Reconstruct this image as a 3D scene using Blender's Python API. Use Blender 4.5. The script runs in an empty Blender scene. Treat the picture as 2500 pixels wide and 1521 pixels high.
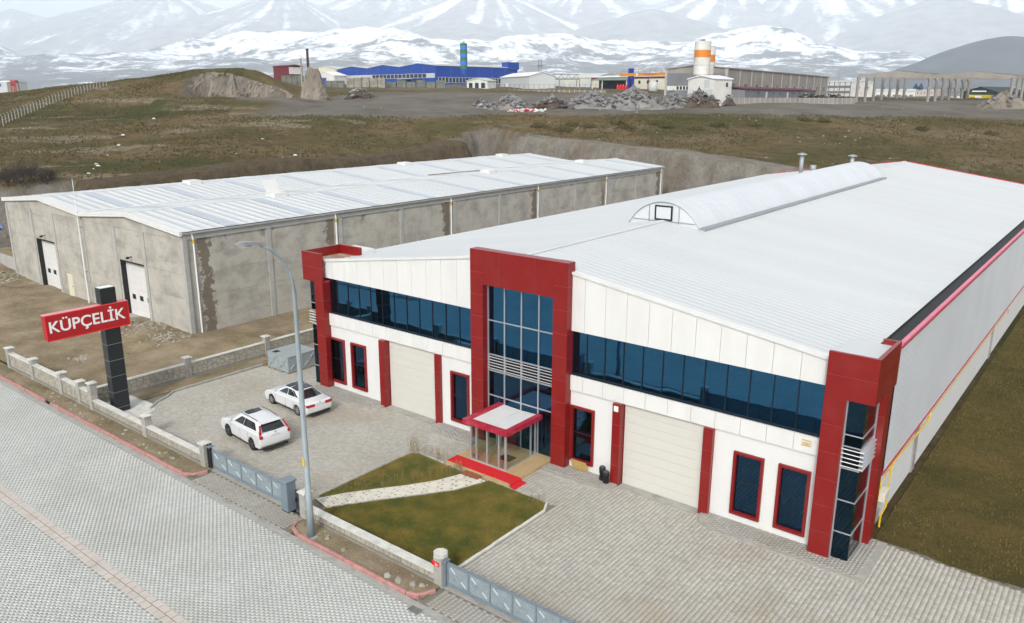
import bpy, math, random
import numpy as np
from mathutils import Vector, Matrix
R = math.radians
random.seed(7); RNG = np.random.default_rng(7)
SC = bpy.context.scene
COL = SC.collection

# ---------------------------------------------------------------- camera
F_PX, PITCH, YAW, ROLL = 1949.05, 0.264153, -0.668166, 0.00337
CAM = Vector((42.989, -32.051, 19.128))
FW = Vector((math.sin(YAW)*math.cos(PITCH), math.cos(YAW)*math.cos(PITCH), -math.sin(PITCH)))
_r = Vector((math.cos(YAW), -math.sin(YAW), 0)); _u = _r.cross(FW)
RT = _r*math.cos(ROLL) + _u*math.sin(ROLL); UP = -_r*math.sin(ROLL) + _u*math.cos(ROLL)
FH = Vector((math.sin(YAW), math.cos(YAW), 0)); RH = _r.copy()
cd = bpy.data.cameras.new('camera'); cam = bpy.data.objects.new('camera', cd); COL.objects.link(cam)
cd.sensor_width = 36; cd.lens = F_PX/2500*36; cd.clip_start = 0.5; cd.clip_end = 60000
m = Matrix((RT, UP, -FW)).transposed().to_4x4(); m.translation = CAM; cam.matrix_world = m
SC.camera = cam
# ---------------------------------------------------------------- world, sun, exposure
SUN_EL, SUN_AZ = 36, 155          # soft overcast light from behind the camera
W = bpy.data.worlds.new('World'); SC.world = W; W.use_nodes = True
nt = W.node_tree; nt.nodes.clear()
sky = nt.nodes.new('ShaderNodeTexSky'); sky.sky_type = 'NISHITA'; sky.sun_disc = False
sky.sun_elevation = R(SUN_EL); sky.sun_rotation = R(SUN_AZ); sky.dust_density = 3.0; sky.air_density = 1.0; sky.ozone_density = 1.0
hs = nt.nodes.new('ShaderNodeHueSaturation'); hs.inputs['Saturation'].default_value = 0.12
bg = nt.nodes.new('ShaderNodeBackground'); bg.inputs[1].default_value = 0.15
wo = nt.nodes.new('ShaderNodeOutputWorld')
nt.links.new(sky.outputs[0], hs.inputs['Color']); nt.links.new(hs.outputs[0], bg.inputs[0]); nt.links.new(bg.outputs[0], wo.inputs[0])
sd = bpy.data.lights.new('sun', 'SUN'); sd.energy = 1.5; sd.angle = R(10); sd.color = (1, .965, .92)
sun = bpy.data.objects.new('sun', sd); COL.objects.link(sun)
az = R(SUN_AZ); sdir = Vector((math.sin(az)*math.cos(R(SUN_EL)), math.cos(az)*math.cos(R(SUN_EL)), math.sin(R(SUN_EL))))
sun.rotation_euler = sdir.to_track_quat('Z', 'Y').to_euler()
SC.view_settings.view_transform = 'Standard'; SC.view_settings.look = 'None'
SC.view_settings.gamma = 1.0; SC.view_settings.exposure = 0.80; SC.view_settings.use_curve_mapping = False
SC.cycles.use_denoising = True
SC.cycles.max_bounces = 7; SC.cycles.diffuse_bounces = 3; SC.cycles.glossy_bounces = 4
SC.cycles.transparent_max_bounces = 12; SC.cycles.volume_bounces = 3

# ---------------------------------------------------------------- helpers
def at(px, py, d):
    """world point seen at photo pixel (px,py) at depth d metres along the view axis"""
    return CAM + (FW + RT*((px-1250)/F_PX) + UP*((760.5-py)/F_PX))*d

class NT:
    def __init__(s, name):
        s.m = bpy.data.materials.new(name); s.m.use_nodes = True; s.t = s.m.node_tree; s.t.nodes.clear()
        s.o = s.n('ShaderNodeOutputMaterial'); s.b = s.n('ShaderNodeBsdfPrincipled'); s.l(s.b.outputs[0], s.o.inputs[0])
        g = s.n('ShaderNodeNewGeometry'); s.pos = g.outputs['Position']; s.geo = g
    def n(s, t, **k):
        x = s.t.nodes.new(t)
        for a, v in k.items(): setattr(x, a, v)
        return x
    def l(s, a, b): s.t.links.new(a, b)
    def setin(s, n, **k):
        for a, v in k.items():
            i = n.inputs[a.replace('_', ' ')] if not isinstance(a, int) else n.inputs[a]
            if hasattr(v, 'links'): s.l(v, i)
            else: i.default_value = v
    def noise(s, scale, detail=4, rough=.55, stretch=(1, 1, 1), vec=None, off=(0, 0, 0)):
        mp = s.n('ShaderNodeMapping'); mp.inputs['Scale'].default_value = stretch; mp.inputs['Location'].default_value = off
        s.l(vec or s.pos, mp.inputs['Vector'])
        x = s.n('ShaderNodeTexNoise'); x.inputs['Scale'].default_value = scale; x.inputs['Detail'].default_value = detail
        x.inputs['Roughness'].default_value = rough; s.l(mp.outputs[0], x.inputs['Vector'])
        return x.outputs['Fac']
    def ramp(s, fac, stops):
        x = s.n('ShaderNodeValToRGB'); e = x.color_ramp.elements
        while len(e) < len(stops): e.new(.5)
        for i, (p, c) in enumerate(stops):
            e[i].position = p; e[i].color = tuple(c)[:3] + (1,) if hasattr(c, '__len__') else (c, c, c, 1)
        s.l(fac, x.inputs[0]); return x.outputs[0]
    def mix(s, f, a, b, mode='MIX'):
        x = s.n('ShaderNodeMix', data_type='RGBA', blend_type=mode)
        for i, v in ((0, f), (6, a), (7, b)):
            if hasattr(v, 'links'): s.l(v, x.inputs[i])
            else: x.inputs[i].default_value = v if i == 0 else tuple(v)[:3] + (1,)
        return x.outputs[2]
    def math(s, op, a, b=0, c=0, clamp=False):
        x = s.n('ShaderNodeMath', operation=op, use_clamp=clamp)
        for i, v in enumerate((a, b, c)):
            if hasattr(v, 'links'): s.l(v, x.inputs[i])
            else: x.inputs[i].default_value = v
        return x.outputs[0]
    def xyz(s):
        x = s.n('ShaderNodeSeparateXYZ'); s.l(s.pos, x.inputs[0]); return x.outputs
    def attr(s, name, out='Fac'):
        return s.n('ShaderNodeAttribute', attribute_name=name).outputs[out]
    def bump(s, h, dist, strength=1):
        x = s.n('ShaderNodeBump'); x.inputs['Distance'].default_value = dist; x.inputs['Strength'].default_value = strength
        s.l(h, x.inputs['Height']); s.l(x.outputs[0], s.b.inputs['Normal'])

MATS = {}
def M(name, col, rough=.6, metal=0, var=.08, vs=1.5, st=(1, 1, 1), bump=0, bs=30, spec=.4, dirt=0, dcol=(.12, .10, .075), ds=.5, coat=0):
    """plain procedural material: base colour with noise variation, optional dirt and fine bump"""
    if name in MATS: return MATS[name]
    t = NT(name); b = t.b
    t.setin(b, Roughness=rough, Metallic=metal)
    b.inputs['Specular IOR Level'].default_value = spec
    if coat: b.inputs['Coat Weight'].default_value = coat; b.inputs['Coat Roughness'].default_value = .05
    c = Vector(col)
    k = t.ramp(t.noise(vs, 5, .6, st), [(.3, tuple(c*(1-var))), (.7, tuple(min(1, v*(1+var)) for v in c))])
    if dirt:
        f = t.ramp(t.noise(ds, 6, .65, st), [(.5, 0.0), (.72, dirt)])
        k = t.mix(f, k, dcol)
    t.l(k, b.inputs['Base Color'])
    if bump: t.bump(t.noise(bs, 3), bump)
    MATS[name] = t.m
    return t.m

ORG = {}
def tag(o, label=None, cat=None, group=None, kind=None):
    if label: o['label'] = label
    if cat: o['category'] = cat
    if group: o['group'] = group
    if kind: o['kind'] = kind
    return o
def thing(name, label, cat, loc=(0, 0, 0), rz=0, group=None):
    o = bpy.data.objects.new(name, None); COL.objects.link(o); o.empty_display_size = .3
    o.location = loc; o.rotation_euler = (0, 0, rz)
    return tag(o, label, cat, group)

class MB:
    def __init__(s): s.v = []; s.f = []
    def add(s, vs, fs):
        k = len(s.v); s.v += [tuple(p) for p in vs]; s.f += [tuple(i+k for i in f) for f in fs]; return s
    def box(s, x0, x1, y0, y1, z0, z1):
        return s.add([(x0,y0,z0),(x1,y0,z0),(x1,y1,z0),(x0,y1,z0),(x0,y0,z1),(x1,y0,z1),(x1,y1,z1),(x0,y1,z1)],
                     [(0,3,2,1),(4,5,6,7),(0,1,5,4),(1,2,6,5),(2,3,7,6),(3,0,4,7)])
    def cbox(s, c, sx, sy, sz, rz=0, rx=0, ry=0):
        m = Matrix.Rotation(rz, 3, 'Z') @ Matrix.Rotation(ry, 3, 'Y') @ Matrix.Rotation(rx, 3, 'X'); c = Vector(c)
        k = [(-1,-1,-1),(1,-1,-1),(1,1,-1),(-1,1,-1),(-1,-1,1),(1,-1,1),(1,1,1),(-1,1,1)]
        return s.add([c + m @ Vector((a*sx/2, b*sy/2, d*sz/2)) for a, b, d in k],
                     [(0,3,2,1),(4,5,6,7),(0,1,5,4),(1,2,6,5),(2,3,7,6),(3,0,4,7)])
    def bar(s, a, b, w, h=None, up=(0, 0, 1)):
        a, b = Vector(a), Vector(b); h = h or w; d = (b-a).normalized(); u = Vector(up)
        if abs(d.dot(u)) > .98: u = Vector((1, 0, 0))
        x = d.cross(u).normalized(); y = x.cross(d)
        o = [x*(i*w/2) + y*(j*h/2) for i, j in ((-1,-1),(1,-1),(1,1),(-1,1))]
        return s.add([a+k for k in o] + [b+k for k in o], [(0,3,2,1),(4,5,6,7),(0,1,5,4),(1,2,6,5),(2,3,7,6),(3,0,4,7)])
    def tube(s, pts, r, n=8, caps=True):
        pts = [Vector(p) for p in pts]; rs = r if hasattr(r, '__len__') else [r]*len(pts); k0 = len(s.v); vs = []; fs = []
        for i, p in enumerate(pts):
            d = (pts[min(i+1, len(pts)-1)] - pts[max(i-1, 0)]).normalized()
            u = Vector((0, 0, 1)) if abs(d.z) < .95 else Vector((1, 0, 0))
            x = d.cross(u).normalized(); y = x.cross(d)
            vs += [p + (x*math.cos(2*math.pi*j/n) + y*math.sin(2*math.pi*j/n))*rs[i] for j in range(n)]
        for i in range(len(pts)-1):
            for j in range(n): fs.append((i*n+j, i*n+(j+1) % n, (i+1)*n+(j+1) % n, (i+1)*n+j))
        if caps: fs += [tuple(range(n))[::-1], tuple((len(pts)-1)*n+j for j in range(n))]
        return s.add(vs, fs)
    def prism(s, poly, axis, a, b):
        """2D polygon extruded along an axis; poly coords are the other two axes in order"""
        n = len(poly)
        def P(p, t): return {'x': (t, p[0], p[1]), 'y': (p[0], t, p[1]), 'z': (p[0], p[1], t)}[axis]
        fs = [tuple(range(n))[::-1], tuple(range(n, 2*n))] + [(i, (i+1) % n, n+(i+1) % n, n+i) for i in range(n)]
        if axis == 'y': fs = [f[::-1] for f in fs]
        return s.add([P(p, a) for p in poly] + [P(p, b) for p in poly], fs)
    def poly(s, pts): return s.add(pts, [tuple(range(len(pts)))])
    def build(s, name, mat, parent=None, smooth=False, loc=None, bevel=0):
        me = bpy.data.meshes.new(name); me.from_pydata(s.v, [], s.f); me.update()
        if smooth: me.shade_smooth()
        if mat: me.materials.append(mat)
        o = bpy.data.objects.new(name, me); COL.objects.link(o); o.parent = parent
        if loc is not None: o.location = loc
        if bevel:
            b = o.modifiers.new('bevel', 'BEVEL'); b.width = bevel; b.segments = 2; b.limit_method = 'ANGLE'
        return o
def box(name, mat, parent, *a, bevel=0): return MB().box(*a).build(name, mat, parent, bevel=bevel)
def struct(o): o['kind'] = 'structure'; return o
def stuff(o, label=None, cat=None): return tag(o, label, cat, kind='stuff')
def dup(root, loc, rz=None, label=None, parent=None, sc=None):
    r = root.copy(); COL.objects.link(r); r.location = loc; r.parent = parent
    if rz is not None: r.rotation_euler = (0, 0, rz)
    if label: r['label'] = label
    if sc: r.scale = sc
    for ch in list(root.children):
        c = ch.copy(); COL.objects.link(c); c.parent = r
        for g in list(ch.children):
            d = g.copy(); COL.objects.link(d); d.parent = c
    return r
def npmesh(name, V, F, mat, parent=None, smooth=False):
    """V (n,3), F (m,k) numpy"""
    me = bpy.data.meshes.new(name); V = np.ascontiguousarray(V, 'f4'); F = np.ascontiguousarray(F, 'i4'); k = F.shape[1]
    me.vertices.add(len(V)); me.vertices.foreach_set('co', V.ravel())
    me.loops.add(F.size); me.loops.foreach_set('vertex_index', F.ravel())
    me.polygons.add(len(F)); me.polygons.foreach_set('loop_start', np.arange(len(F), dtype='i4')*k)
    me.update(calc_edges=True)
    if smooth: me.shade_smooth()
    if mat: me.materials.append(mat)
    o = bpy.data.objects.new(name, me); COL.objects.link(o); o.parent = parent
    return o
def text(name, body, size, mat, parent, loc, rot, ext=.02, align='CENTER', off=0, space=1.0):
    c = bpy.data.curves.new(name, 'FONT'); c.body = body; c.size = size; c.extrude = ext; c.align_x = align; c.align_y = 'CENTER'; c.offset = off; c.space_character = space
    o = bpy.data.objects.new(name, c); COL.objects.link(o)
    me = bpy.data.meshes.new_from_object(o.evaluated_get(bpy.context.evaluated_depsgraph_get()))
    bpy.data.objects.remove(o); me.materials.clear(); me.materials.append(mat)
    q = bpy.data.objects.new(name, me); COL.objects.link(q); q.parent = parent; q.location = loc; q.rotation_euler = rot
    return q
# numpy value-gradient noise
_perm = RNG.permutation(512); _perm = np.concatenate([_perm, _perm]); _gr = RNG.normal(size=(512, 2)); _gr /= np.linalg.norm(_gr, axis=1)[:, None]
def perlin(x, y):
    xi = np.floor(x).astype(int); yi = np.floor(y).astype(int); xf = x-xi; yf = y-yi
    u = xf*xf*xf*(xf*(xf*6-15)+10); v = yf*yf*yf*(yf*(yf*6-15)+10)
    def g(a, b):
        h = _perm[(_perm[(xi+a) & 511] + yi+b) & 511]; q = _gr[h]; return q[..., 0]*(xf-a) + q[..., 1]*(yf-b)
    return (1-v)*((1-u)*g(0, 0)+u*g(1, 0)) + v*((1-u)*g(0, 1)+u*g(1, 1))
def fbm(x, y, o=5, g=.5):
    s = 0; a = 1
    for i in range(o): s = s + a*perlin(x*2**i+17.3*i, y*2**i+9.1*i); a *= g
    return s
def ridged(x, y, o=5, g=.5):
    s = 0; a = 1
    for i in range(o): s = s + a*(1-np.abs(perlin(x*2**i+13.7*i, y*2**i+5.3*i))*2); a *= g
    return s
def sstep(a, b, x): t = np.clip((x-a)/(b-a), 0, 1); return t*t*(3-2*t)
# ================================================================ SITE GROUND
def paver_mat(name, col, stain=(.2, .15, .09), sa=.35, var=.10):
    t = NT(name); t.setin(t.b, Roughness=.85); t.b.inputs['Specular IOR Level'].default_value = .25
    c = Vector(col); r = t.geo.outputs['Random Per Island']
    k = t.ramp(r, [(0, tuple(c*(1-var))), (.5, tuple(c)), (1, tuple(c*(1+var)))])
    k = t.mix(t.ramp(t.noise(.35, 5, .6), [(.4, .0), (.75, .35)]), k, tuple(c*.72))
    k = t.mix(t.ramp(t.noise(.16, 6, .62, off=(3, 1, 0)), [(.50, 0.0), (.66, sa)]), k, stain)
    k = t.mix(t.ramp(t.noise(9, 4, .7), [(.58, 0.0), (.75, .22)]), k, tuple(c*.5))
    t.l(k, t.b.inputs['Base Color']); t.bump(t.noise(60, 3), .004)
    return t.m
m_road = paver_mat('road_paver_concrete', (.47, .475, .445), stain=(.30, .29, .25), sa=.30, var=.07)
m_yard = paver_mat('yard_paver_concrete', (.43, .41, .36), stain=(.30, .235, .14), sa=.38, var=.12)
m_walk = paver_mat('walk_paver_concrete', (.35, .335, .30), sa=.3)
m_joint = M('joint_sand', (.17, .155, .125), .95, vs=3, var=.2); m_rjoint = M('road_joint', (.33, .33, .305), .95, vs=3, var=.15)
m_conc = M('grey_concrete', (.33, .32, .29), .9, var=.12, vs=2.2, bump=.004, dirt=.5, ds=1.2)
m_capw = M('pale_cap_concrete', (.56, .55, .50), .85, var=.10, vs=3, bump=.003, dirt=.35, ds=2)
m_wallstone = M('stamped_wall_stone', (.34, .32, .265), .9, var=.16, vs=2.5, bump=.006, bs=25, dirt=.45, ds=1.3)
m_walljoint = M('wall_joint', (.19, .175, .14), .95, var=.2); m_wallbase = M('wall_render', (.24, .225, .19), .92, var=.15, vs=2, bump=.005, dirt=.4, ds=1)
m_redkerb = M('red_kerb_paint', (.40, .19, .17), .8, var=.22, vs=3.5, bump=.004, dirt=.6, dcol=(.30, .27, .24), ds=3)
m_steelblue = M('blue_grey_paint', (.20, .25, .29), .42, .25, var=.08, vs=3, dirt=.25, ds=2)
m_steelpanel = M('gate_sheet_paint', (.27, .32, .34), .45, .15, var=.10, vs=4, dirt=.3, ds=3)
m_white = M('white_paint', (.74, .74, .73), .5, var=.03, vs=.6)
m_black = M('black_rubber', (.012, .012, .013), .6, var=.2)
m_galv = M('galvanised_steel', (.33, .35, .36), .5, .4, var=.1, vs=2)
t = NT('soil'); t.setin(t.b, Roughness=.95); t.b.inputs['Specular IOR Level'].default_value = .1
k = t.ramp(t.noise(.35, 7, .65), [(.3, (.15, .115, .072)), (.5, (.25, .195, .125)), (.7, (.34, .275, .185))])
k = t.mix(t.ramp(t.noise(.22, 6, .6, off=(7, 0, 0)), [(.50, 0.0), (.66, .6)]), k, (.15, .135, .055))
k = t.mix(t.ramp(t.noise(6, 6, .75), [(.5, 0.0), (.75, .6)]), k, (.34, .30, .24))
t.l(k, t.b.inputs['Base Color']); t.bump(t.noise(5, 8, .75), .12, .9); m_soil = t.m
t = NT('lawn_soil'); t.setin(t.b, Roughness=.95)
k = t.ramp(t.noise(.7, 6, .6), [(.35, (.09, .105, .02)), (.55, (.17, .14, .03)), (.72, (.24, .17, .045))])
t.l(k, t.b.inputs['Base Color']); t.bump(t.noise(18, 6, .7), .03); m_lawnsoil = t.m

def tile(x0, x1, y0, y1, w, l, zig=0, gap=.014, ok=None, ins=(.985, .975)):
    nx = int((x1-x0)/w); ny = int((y1-y0)/l); P = []
    for i in range(nx):
        o = .5*l*(i % 2)
        ys = y0 + o + np.arange(ny)*l
        P.append(np.stack([np.full(ny, x0+i*w), ys], 1))
    P = np.concatenate(P)
    if ok is not None: P = P[ok(P[:, 0]+w/2, P[:, 1]+l/2)]
    g = gap/2
    if zig:
        f = np.array([0, .25, .5, .75, 1]); e = np.array([0, zig, 0, zig, 0])
        out = [(g+e[i], g+f[i]*(l-gap)) for i in range(5)]
        out = out + [(w-g+e[i], g+f[i]*(l-gap)) for i in range(4, -1, -1)]
        out = out[::-1]
    else: out = [(g, g), (w-g, g), (w-g, l-g), (g, l-g)]
    out = np.array(out); cen = out.mean(0); n = len(out)
    top = np.concatenate([cen+(out-cen)*np.array(ins), np.full((n, 1), .009)], 1); bot = np.concatenate([out, np.full((n, 1), .001)], 1)
    V0 = np.concatenate([top, bot]); F0 = []
    if n == 4: F0 = [(0, 1, 2, 3)] + [(i+4, (i+1) % 4+4, (i+1) % 4, i) for i in range(4)]
    else:
        F0 = [(i, i+1, n-2-i, n-1-i) for i in range(4)] + [(i+n, (i+1) % n+n, (i+1) % n, i) for i in range(n)]
    return P, V0, np.array(F0)
def lay(parent, T, mat, cnt=300):
    P, V0, F0 = T
    dist = np.hypot(P[:, 0]-CAM.x, P[:, 1]-CAM.y); d = (P[:, 0]-CAM.x)*FH.x + (P[:, 1]-CAM.y)*FH.y
    lat = (P[:, 0]-CAM.x)*RH.x + (P[:, 1]-CAM.y)*RH.y
    zc = d*math.cos(PITCH) + CAM.z*math.sin(PITCH); yc = d*math.sin(PITCH) - CAM.z*math.cos(PITCH)
    vis = (zc > 1) & (np.abs(lat/zc) < .63) & (yc/zc > -.385)
    order = np.argsort(np.where(vis, dist, dist+1e4)); a = order[:cnt]; b = order[cnt:]
    zj = RNG.normal(0, .0012, len(b))
    V = (V0[None] + np.concatenate([P[b], zj[:, None]], 1)[:, None, :]).reshape(-1, 3)
    F = (F0[None] + (np.arange(len(b))*len(V0))[:, None, None]).reshape(-1, 4)
    o = npmesh('paving', V, F, mat, parent); o['kind'] = 'stuff'
    proto = npmesh('paver', V0, F0, mat, parent); me = proto.data
    proto.location = (P[a[0], 0], P[a[0], 1], 0)
    for i in a[1:]:
        q = bpy.data.objects.new('paver', me); COL.objects.link(q); q.parent = parent; q.location = (P[i, 0], P[i, 1], float(RNG.normal(0, .0012)))
# ---- road with pavers and a slab drain strip
road = struct(MB().box(-90, 90, -46, -13.2, -.12, 0).build('road', m_rjoint))
lay(road, tile(-30, 32, -34, -13.22, .16, .2, gap=.007, ok=lambda x, y: ~((y > -19.88) & (y < -19.2)) & (x < 60)), m_road)
m_slab = M('drain_slab_concrete', (.50, .45, .41), .88, var=.12, vs=3, bump=.004, dirt=.4, dcol=(.25, .22, .15), ds=1.5)
drain = struct(MB().box(-60, 60, -19.88, -19.2, .0005, .003).build('drain_strip', m_joint))
sl = [MB().add([(-.232, -.15, .002), (.232, -.15, .002), (.232, .15, .002), (-.232, .15, .002), (-.222, -.14, .02+a), (.222, -.14, .02+b), (.222, .14, .02+b), (-.222, .14, .02+a)],
      [(4, 5, 6, 7), (0, 1, 5, 4), (1, 2, 6, 5), (2, 3, 7, 6), (3, 0, 4, 7)]) for a, b in ((0, 0), (.006, -.004), (-.004, .006))]
slm = [q.build('slab', m_slab, drain) for q in sl]
for q in slm: q.location = (0, -19.37, 0)
slm[0].location = (-5, -19.37, 0); slm[1].location = (-5, -19.70, 0); slm[2].location = (-4.5, -19.37, 0)
for i in range(80):
    for r, y in ((0, -19.37), (1, -19.70)):
        x = -10 + i*.5 + r*.17
        if (i, r) in ((10, 0), (10, 1), (11, 0)): continue
        q = bpy.data.objects.new('slab', slm[(i*7+r*3) % 3].data); COL.objects.link(q); q.parent = drain; q.location = (x, y, random.uniform(-.004, .004)); q.rotation_euler = (0, 0, random.gauss(0, .012))
gut = struct(box('gutter', m_conc, None, -60, 60, -13.2, -12.98, -.1, .006))
# ---- yard and gate apron
def in_lawn(x, y): return ((x > 13.5) & (x < 23.05) & (y > -10.9) & (y < -3.45))
yard = struct(MB().box(-7.3, 60, -11.45, 0.5, -.12, 0).box(-7.3, .3, .5, 6, -.12, 0).box(36, 60, .5, 3.2, -.12, 0).build('yard', m_joint))
def yok(x, y):
    e = 2.88 - .07*(x-36.5)
    ok = (y < .35) | (x < .25) | ((x > 36.55) & (y < e))
    bend = np.where(y < -7, -5.6 + np.clip((-7-y)/1.7, 0, 1)*1.1, -5.6)
    return ok & (x > bend) & ~in_lawn(x, y) & ~((x > 15.9) & (x < 20.15) & (y > -3.3))
lay(yard, tile(-5.7, 47, -11.42, 5.5, .2, .165, zig=.022, gap=.012, ok=yok), m_yard)
apron = struct(MB().box(6.4, 15.2, -12.98, -11.7, -.12, 0).box(23.2, 60, -12.98, -11.7, -.12, 0).build('apron', m_joint))
lay(apron, tile(6.6, 46, -12.97, -11.72, .2, .165, zig=.022, ok=lambda x, y: ((x > 6.95) & (x < 14.7)) | (x > 23.5)), m_walk, 150)
thr = struct(MB().box(6.3, 13.4, -11.7, -11.42, -.1, .012).box(23.3, 60, -11.7, -11.42, -.1, .012).build('threshold', m_conc))
# ---- soil lot beside the concrete hall, verge strips, field
def grid(name, xs, ys, zf, mat, kind='structure'):
    X, Y = np.meshgrid(xs, ys); Z = zf(X, Y); nx = len(xs); ny = len(ys)
    i = np.arange(nx-1)[None] + (np.arange(ny-1)*nx)[:, None]
    F = np.stack([i, i+1, i+1+nx, i+nx], -1).reshape(-1, 4)
    o = npmesh(name, np.stack([X, Y, Z], -1).reshape(-1, 3), F, mat, None, True)
    if kind: o['kind'] = kind
    return o
def lotz(x, y):
    z = .02 + .10*fbm(x*.25, y*.25, 5) + .05*fbm(x*1.3, y*1.3, 3)
    for cx, cy, r, h in ((-15.8, -1.2, 2.2, .45), (-20.5, -.9, 2.6, .4), (-23, -1.6, 1.8, .3), (-12.5, .6, 2, .3), (-50.5, -1.2, 3.5, .5), (-43, -2, 3, .25), (-37, -4, 3, .2), (-9.6, 8, 2, .6), (-10.5, 3.5, 2.5, .45), (-54, -4, 4, .5), (-26, -8, 3, .2)):
        z = z + h*np.exp(-((x-cx)**2+(y-cy)**2)/r**2)*(1+.7*fbm(x*1.5, y*1.5, 3))
    z = z + 1.0*sstep(-54, -64, x)
    return np.where(x > -7.9, np.minimum(z, .04), z)
lot = grid('soil_lot', np.linspace(-80, -7.5, 230), np.linspace(-11.4, 24, 120), lotz, m_soil)
def vz(x, y): return .05 + .05*fbm(x*1.1, y*1.1, 4) + .05*np.exp(-((y+12.25)/.35)**2)
def cutv(o, x0, x1): return o
for x0, x1 in ((-45, 6.75), (14.85, 23.35)):
    grid('verge', np.linspace(x0, x1, int((x1-x0)/.12)), np.linspace(-12.82, -11.6, 12), vz, m_soil)
grid('soil_strip', np.linspace(-7.3, -5.7, 12), np.linspace(-8.9, 6, 90), lambda x, y: .05+.05*fbm(x*1.2, y*1.2, 4), m_soil)
struct(MB().poly([(-7.2, -11.3, .02), (-3.4, -11.3, .02), (-3.0, -10.2, .02), (-3.6, -9.2, .02), (-4.6, -8.8, .02), (-7.2, -8.9, .02)]).build('concrete_pad', m_capw))
t = NT('field_grass'); t.setin(t.b, Roughness=.95); t.b.inputs['Specular IOR Level'].default_value = .1
k = t.ramp(t.noise(.22, 8, .66), [(.3, (.052, .052, .016)), (.5, (.10, .078, .024)), (.7, (.15, .105, .036))])
k = t.mix(t.ramp(t.noise(2.2, 6, .7), [(.5, 0.0), (.72, .7)]), k, (.045, .04, .018))
k = t.mix(t.ramp(t.noise(14, 4, .7), [(.6, 0.0), (.78, .6)]), k, (.17, .135, .06))
t.l(k, t.b.inputs['Base Color']); t.bump(t.noise(7, 7, .75), .14); m_field = t.m
fz = lambda x, y: .03 + .05*fbm(x*.5, y*.5, 4)
def fieldz(x, y): return np.where(y < 3.05-.07*(x-36.5), np.minimum(.012, 0*x), fz(x, y))
fo = grid('field', np.linspace(36.0, 75, 130), np.linspace(2.6, 92, 240), lambda x, y: fz(x, y)-.06*sstep(.3, 0, y-(2.95-.07*(x-36.5))), m_field)
stuffv = []
# ---- red kerb stones
def kerbrun(pts, mat, name, h=.15, w=.13, L=.75, label=None):
    par = struct(MB().poly([(p[0], p[1], .001) for p in pts[:2]] + [(pts[1][0], pts[1][1]+.05, .001), (pts[0][0], pts[0][1]+.05, .001)]).build(name, mat))
    for (a, b) in zip(pts[:-1], pts[1:]):
        a, b = Vector((*a, 0)), Vector((*b, 0)); n = max(1, round((b-a).length/L)); d = (b-a)/n; ang = math.atan2(d.y, d.x); l = d.length-.012
        q = MB(); hw = w/2
        prof = [(-hw, -.1), (hw, -.1), (hw, h), (-hw+.03, h), (-hw, h-.035)]
        q.prism(prof, 'x', -l/2, l/2); me = None
        for i in range(n):
            if me is None: o = q.build('kerb_stone', mat, par); me = o.data
            else: o = bpy.data.objects.new('kerb_stone', me); COL.objects.link(o); o.parent = par
            c = a + d*(i+.5); o.location = (c.x+random.gauss(0, .006), c.y+random.gauss(0, .008), random.gauss(0, .008)); o.rotation_euler = (random.gauss(0, .015), random.gauss(0, .008), ang+random.gauss(0, .012))
    return par
kerbrun([(-40, -12.9), (-10.4, -12.9)], m_redkerb, 'kerb'); kerbrun([(-9.6, -12.9), (6.1, -12.9), (6.7, -12.5), (6.85, -11.95)], m_redkerb, 'kerb')
kerbrun([(14.75, -12.2), (15.0, -12.65), (15.7, -12.9), (22.6, -12.93), (23.1, -12.7), (23.4, -12.1)], m_redkerb, 'kerb')
kerbrun([(-3.9, -9.35), (-4.6, -8.55), (-5.0, -7.6), (-5.65, -6.8), (-5.68, 5.5)], m_conc, 'yard_kerb', h=.12, w=.12)
# ---- lawns, path, edging
def patch(name, poly, z, mat, th=.12): return struct(MB().prism(poly, 'z', z-th, z).build(name, mat))
pathL = [(13.62, -10.3), (14.3, -9.0), (15.1, -7.85), (16.1, -6.5), (16.9, -5.2), (17.45, -3.75)]     # far edge
pathR = [(14.65, -10.5), (15.4, -9.35), (16.4, -7.95), (17.4, -6.6), (18.3, -5.3), (18.95, -3.62)]     # near edge
lawnA = [(13.5, -9.95)] + [(x-.1, y+.05) for x, y in pathL[1:]] + [(13.95, -3.5), (13.55, -3.75)]
lawnB = [(14.85, -10.85), (22.95, -10.85), (22.95, -4.25), (22.6, -3.62), (19.05, -3.55)] + [(x+.12, y-.05) for x, y in pathR[::-1][1:]]
patch('lawn', lawnA, .07, m_lawnsoil); patch('lawn', lawnB, .07, m_lawnsoil)
def inpoly(poly, x, y):
    c = np.zeros(np.shape(x), bool); n = len(poly)
    for i in range(n):
        x0, y0 = poly[i]; x1, y1 = poly[i-1]
        c ^= ((y0 > y) != (y1 > y)) & (x < (x1-x0)*(y-y0)/(y1-y0+1e-12)+x0)
    return c
def blades(name, poly, n, h0, h1, mat, z, label, cat, w=.016):
    xs = [p[0] for p in poly]; ys = [p[1] for p in poly]
    x = RNG.uniform(min(xs), max(xs), n); y = RNG.uniform(min(ys), max(ys), n); k = inpoly(poly, x, y); x, y = x[k], y[k]; n = len(x)
    a = RNG.uniform(0, 2*np.pi, n); h = RNG.uniform(h0, h1, n); lx = RNG.normal(0, .4, n)*h; ly = RNG.normal(0, .4, n)*h
    zz = z(x, y) if callable(z) else np.full(n, z)
    b0 = np.stack([x-np.cos(a)*w, y-np.sin(a)*w, zz], 1); b1 = np.stack([x+np.cos(a)*w, y+np.sin(a)*w, zz], 1); tp = np.stack([x+lx, y+ly, zz+h], 1)
    o = npmesh(name, np.stack([b0, b1, tp], 1).reshape(-1, 3), np.arange(3*n).reshape(-1, 3), mat)
    return stuff(o, label, cat)
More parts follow.
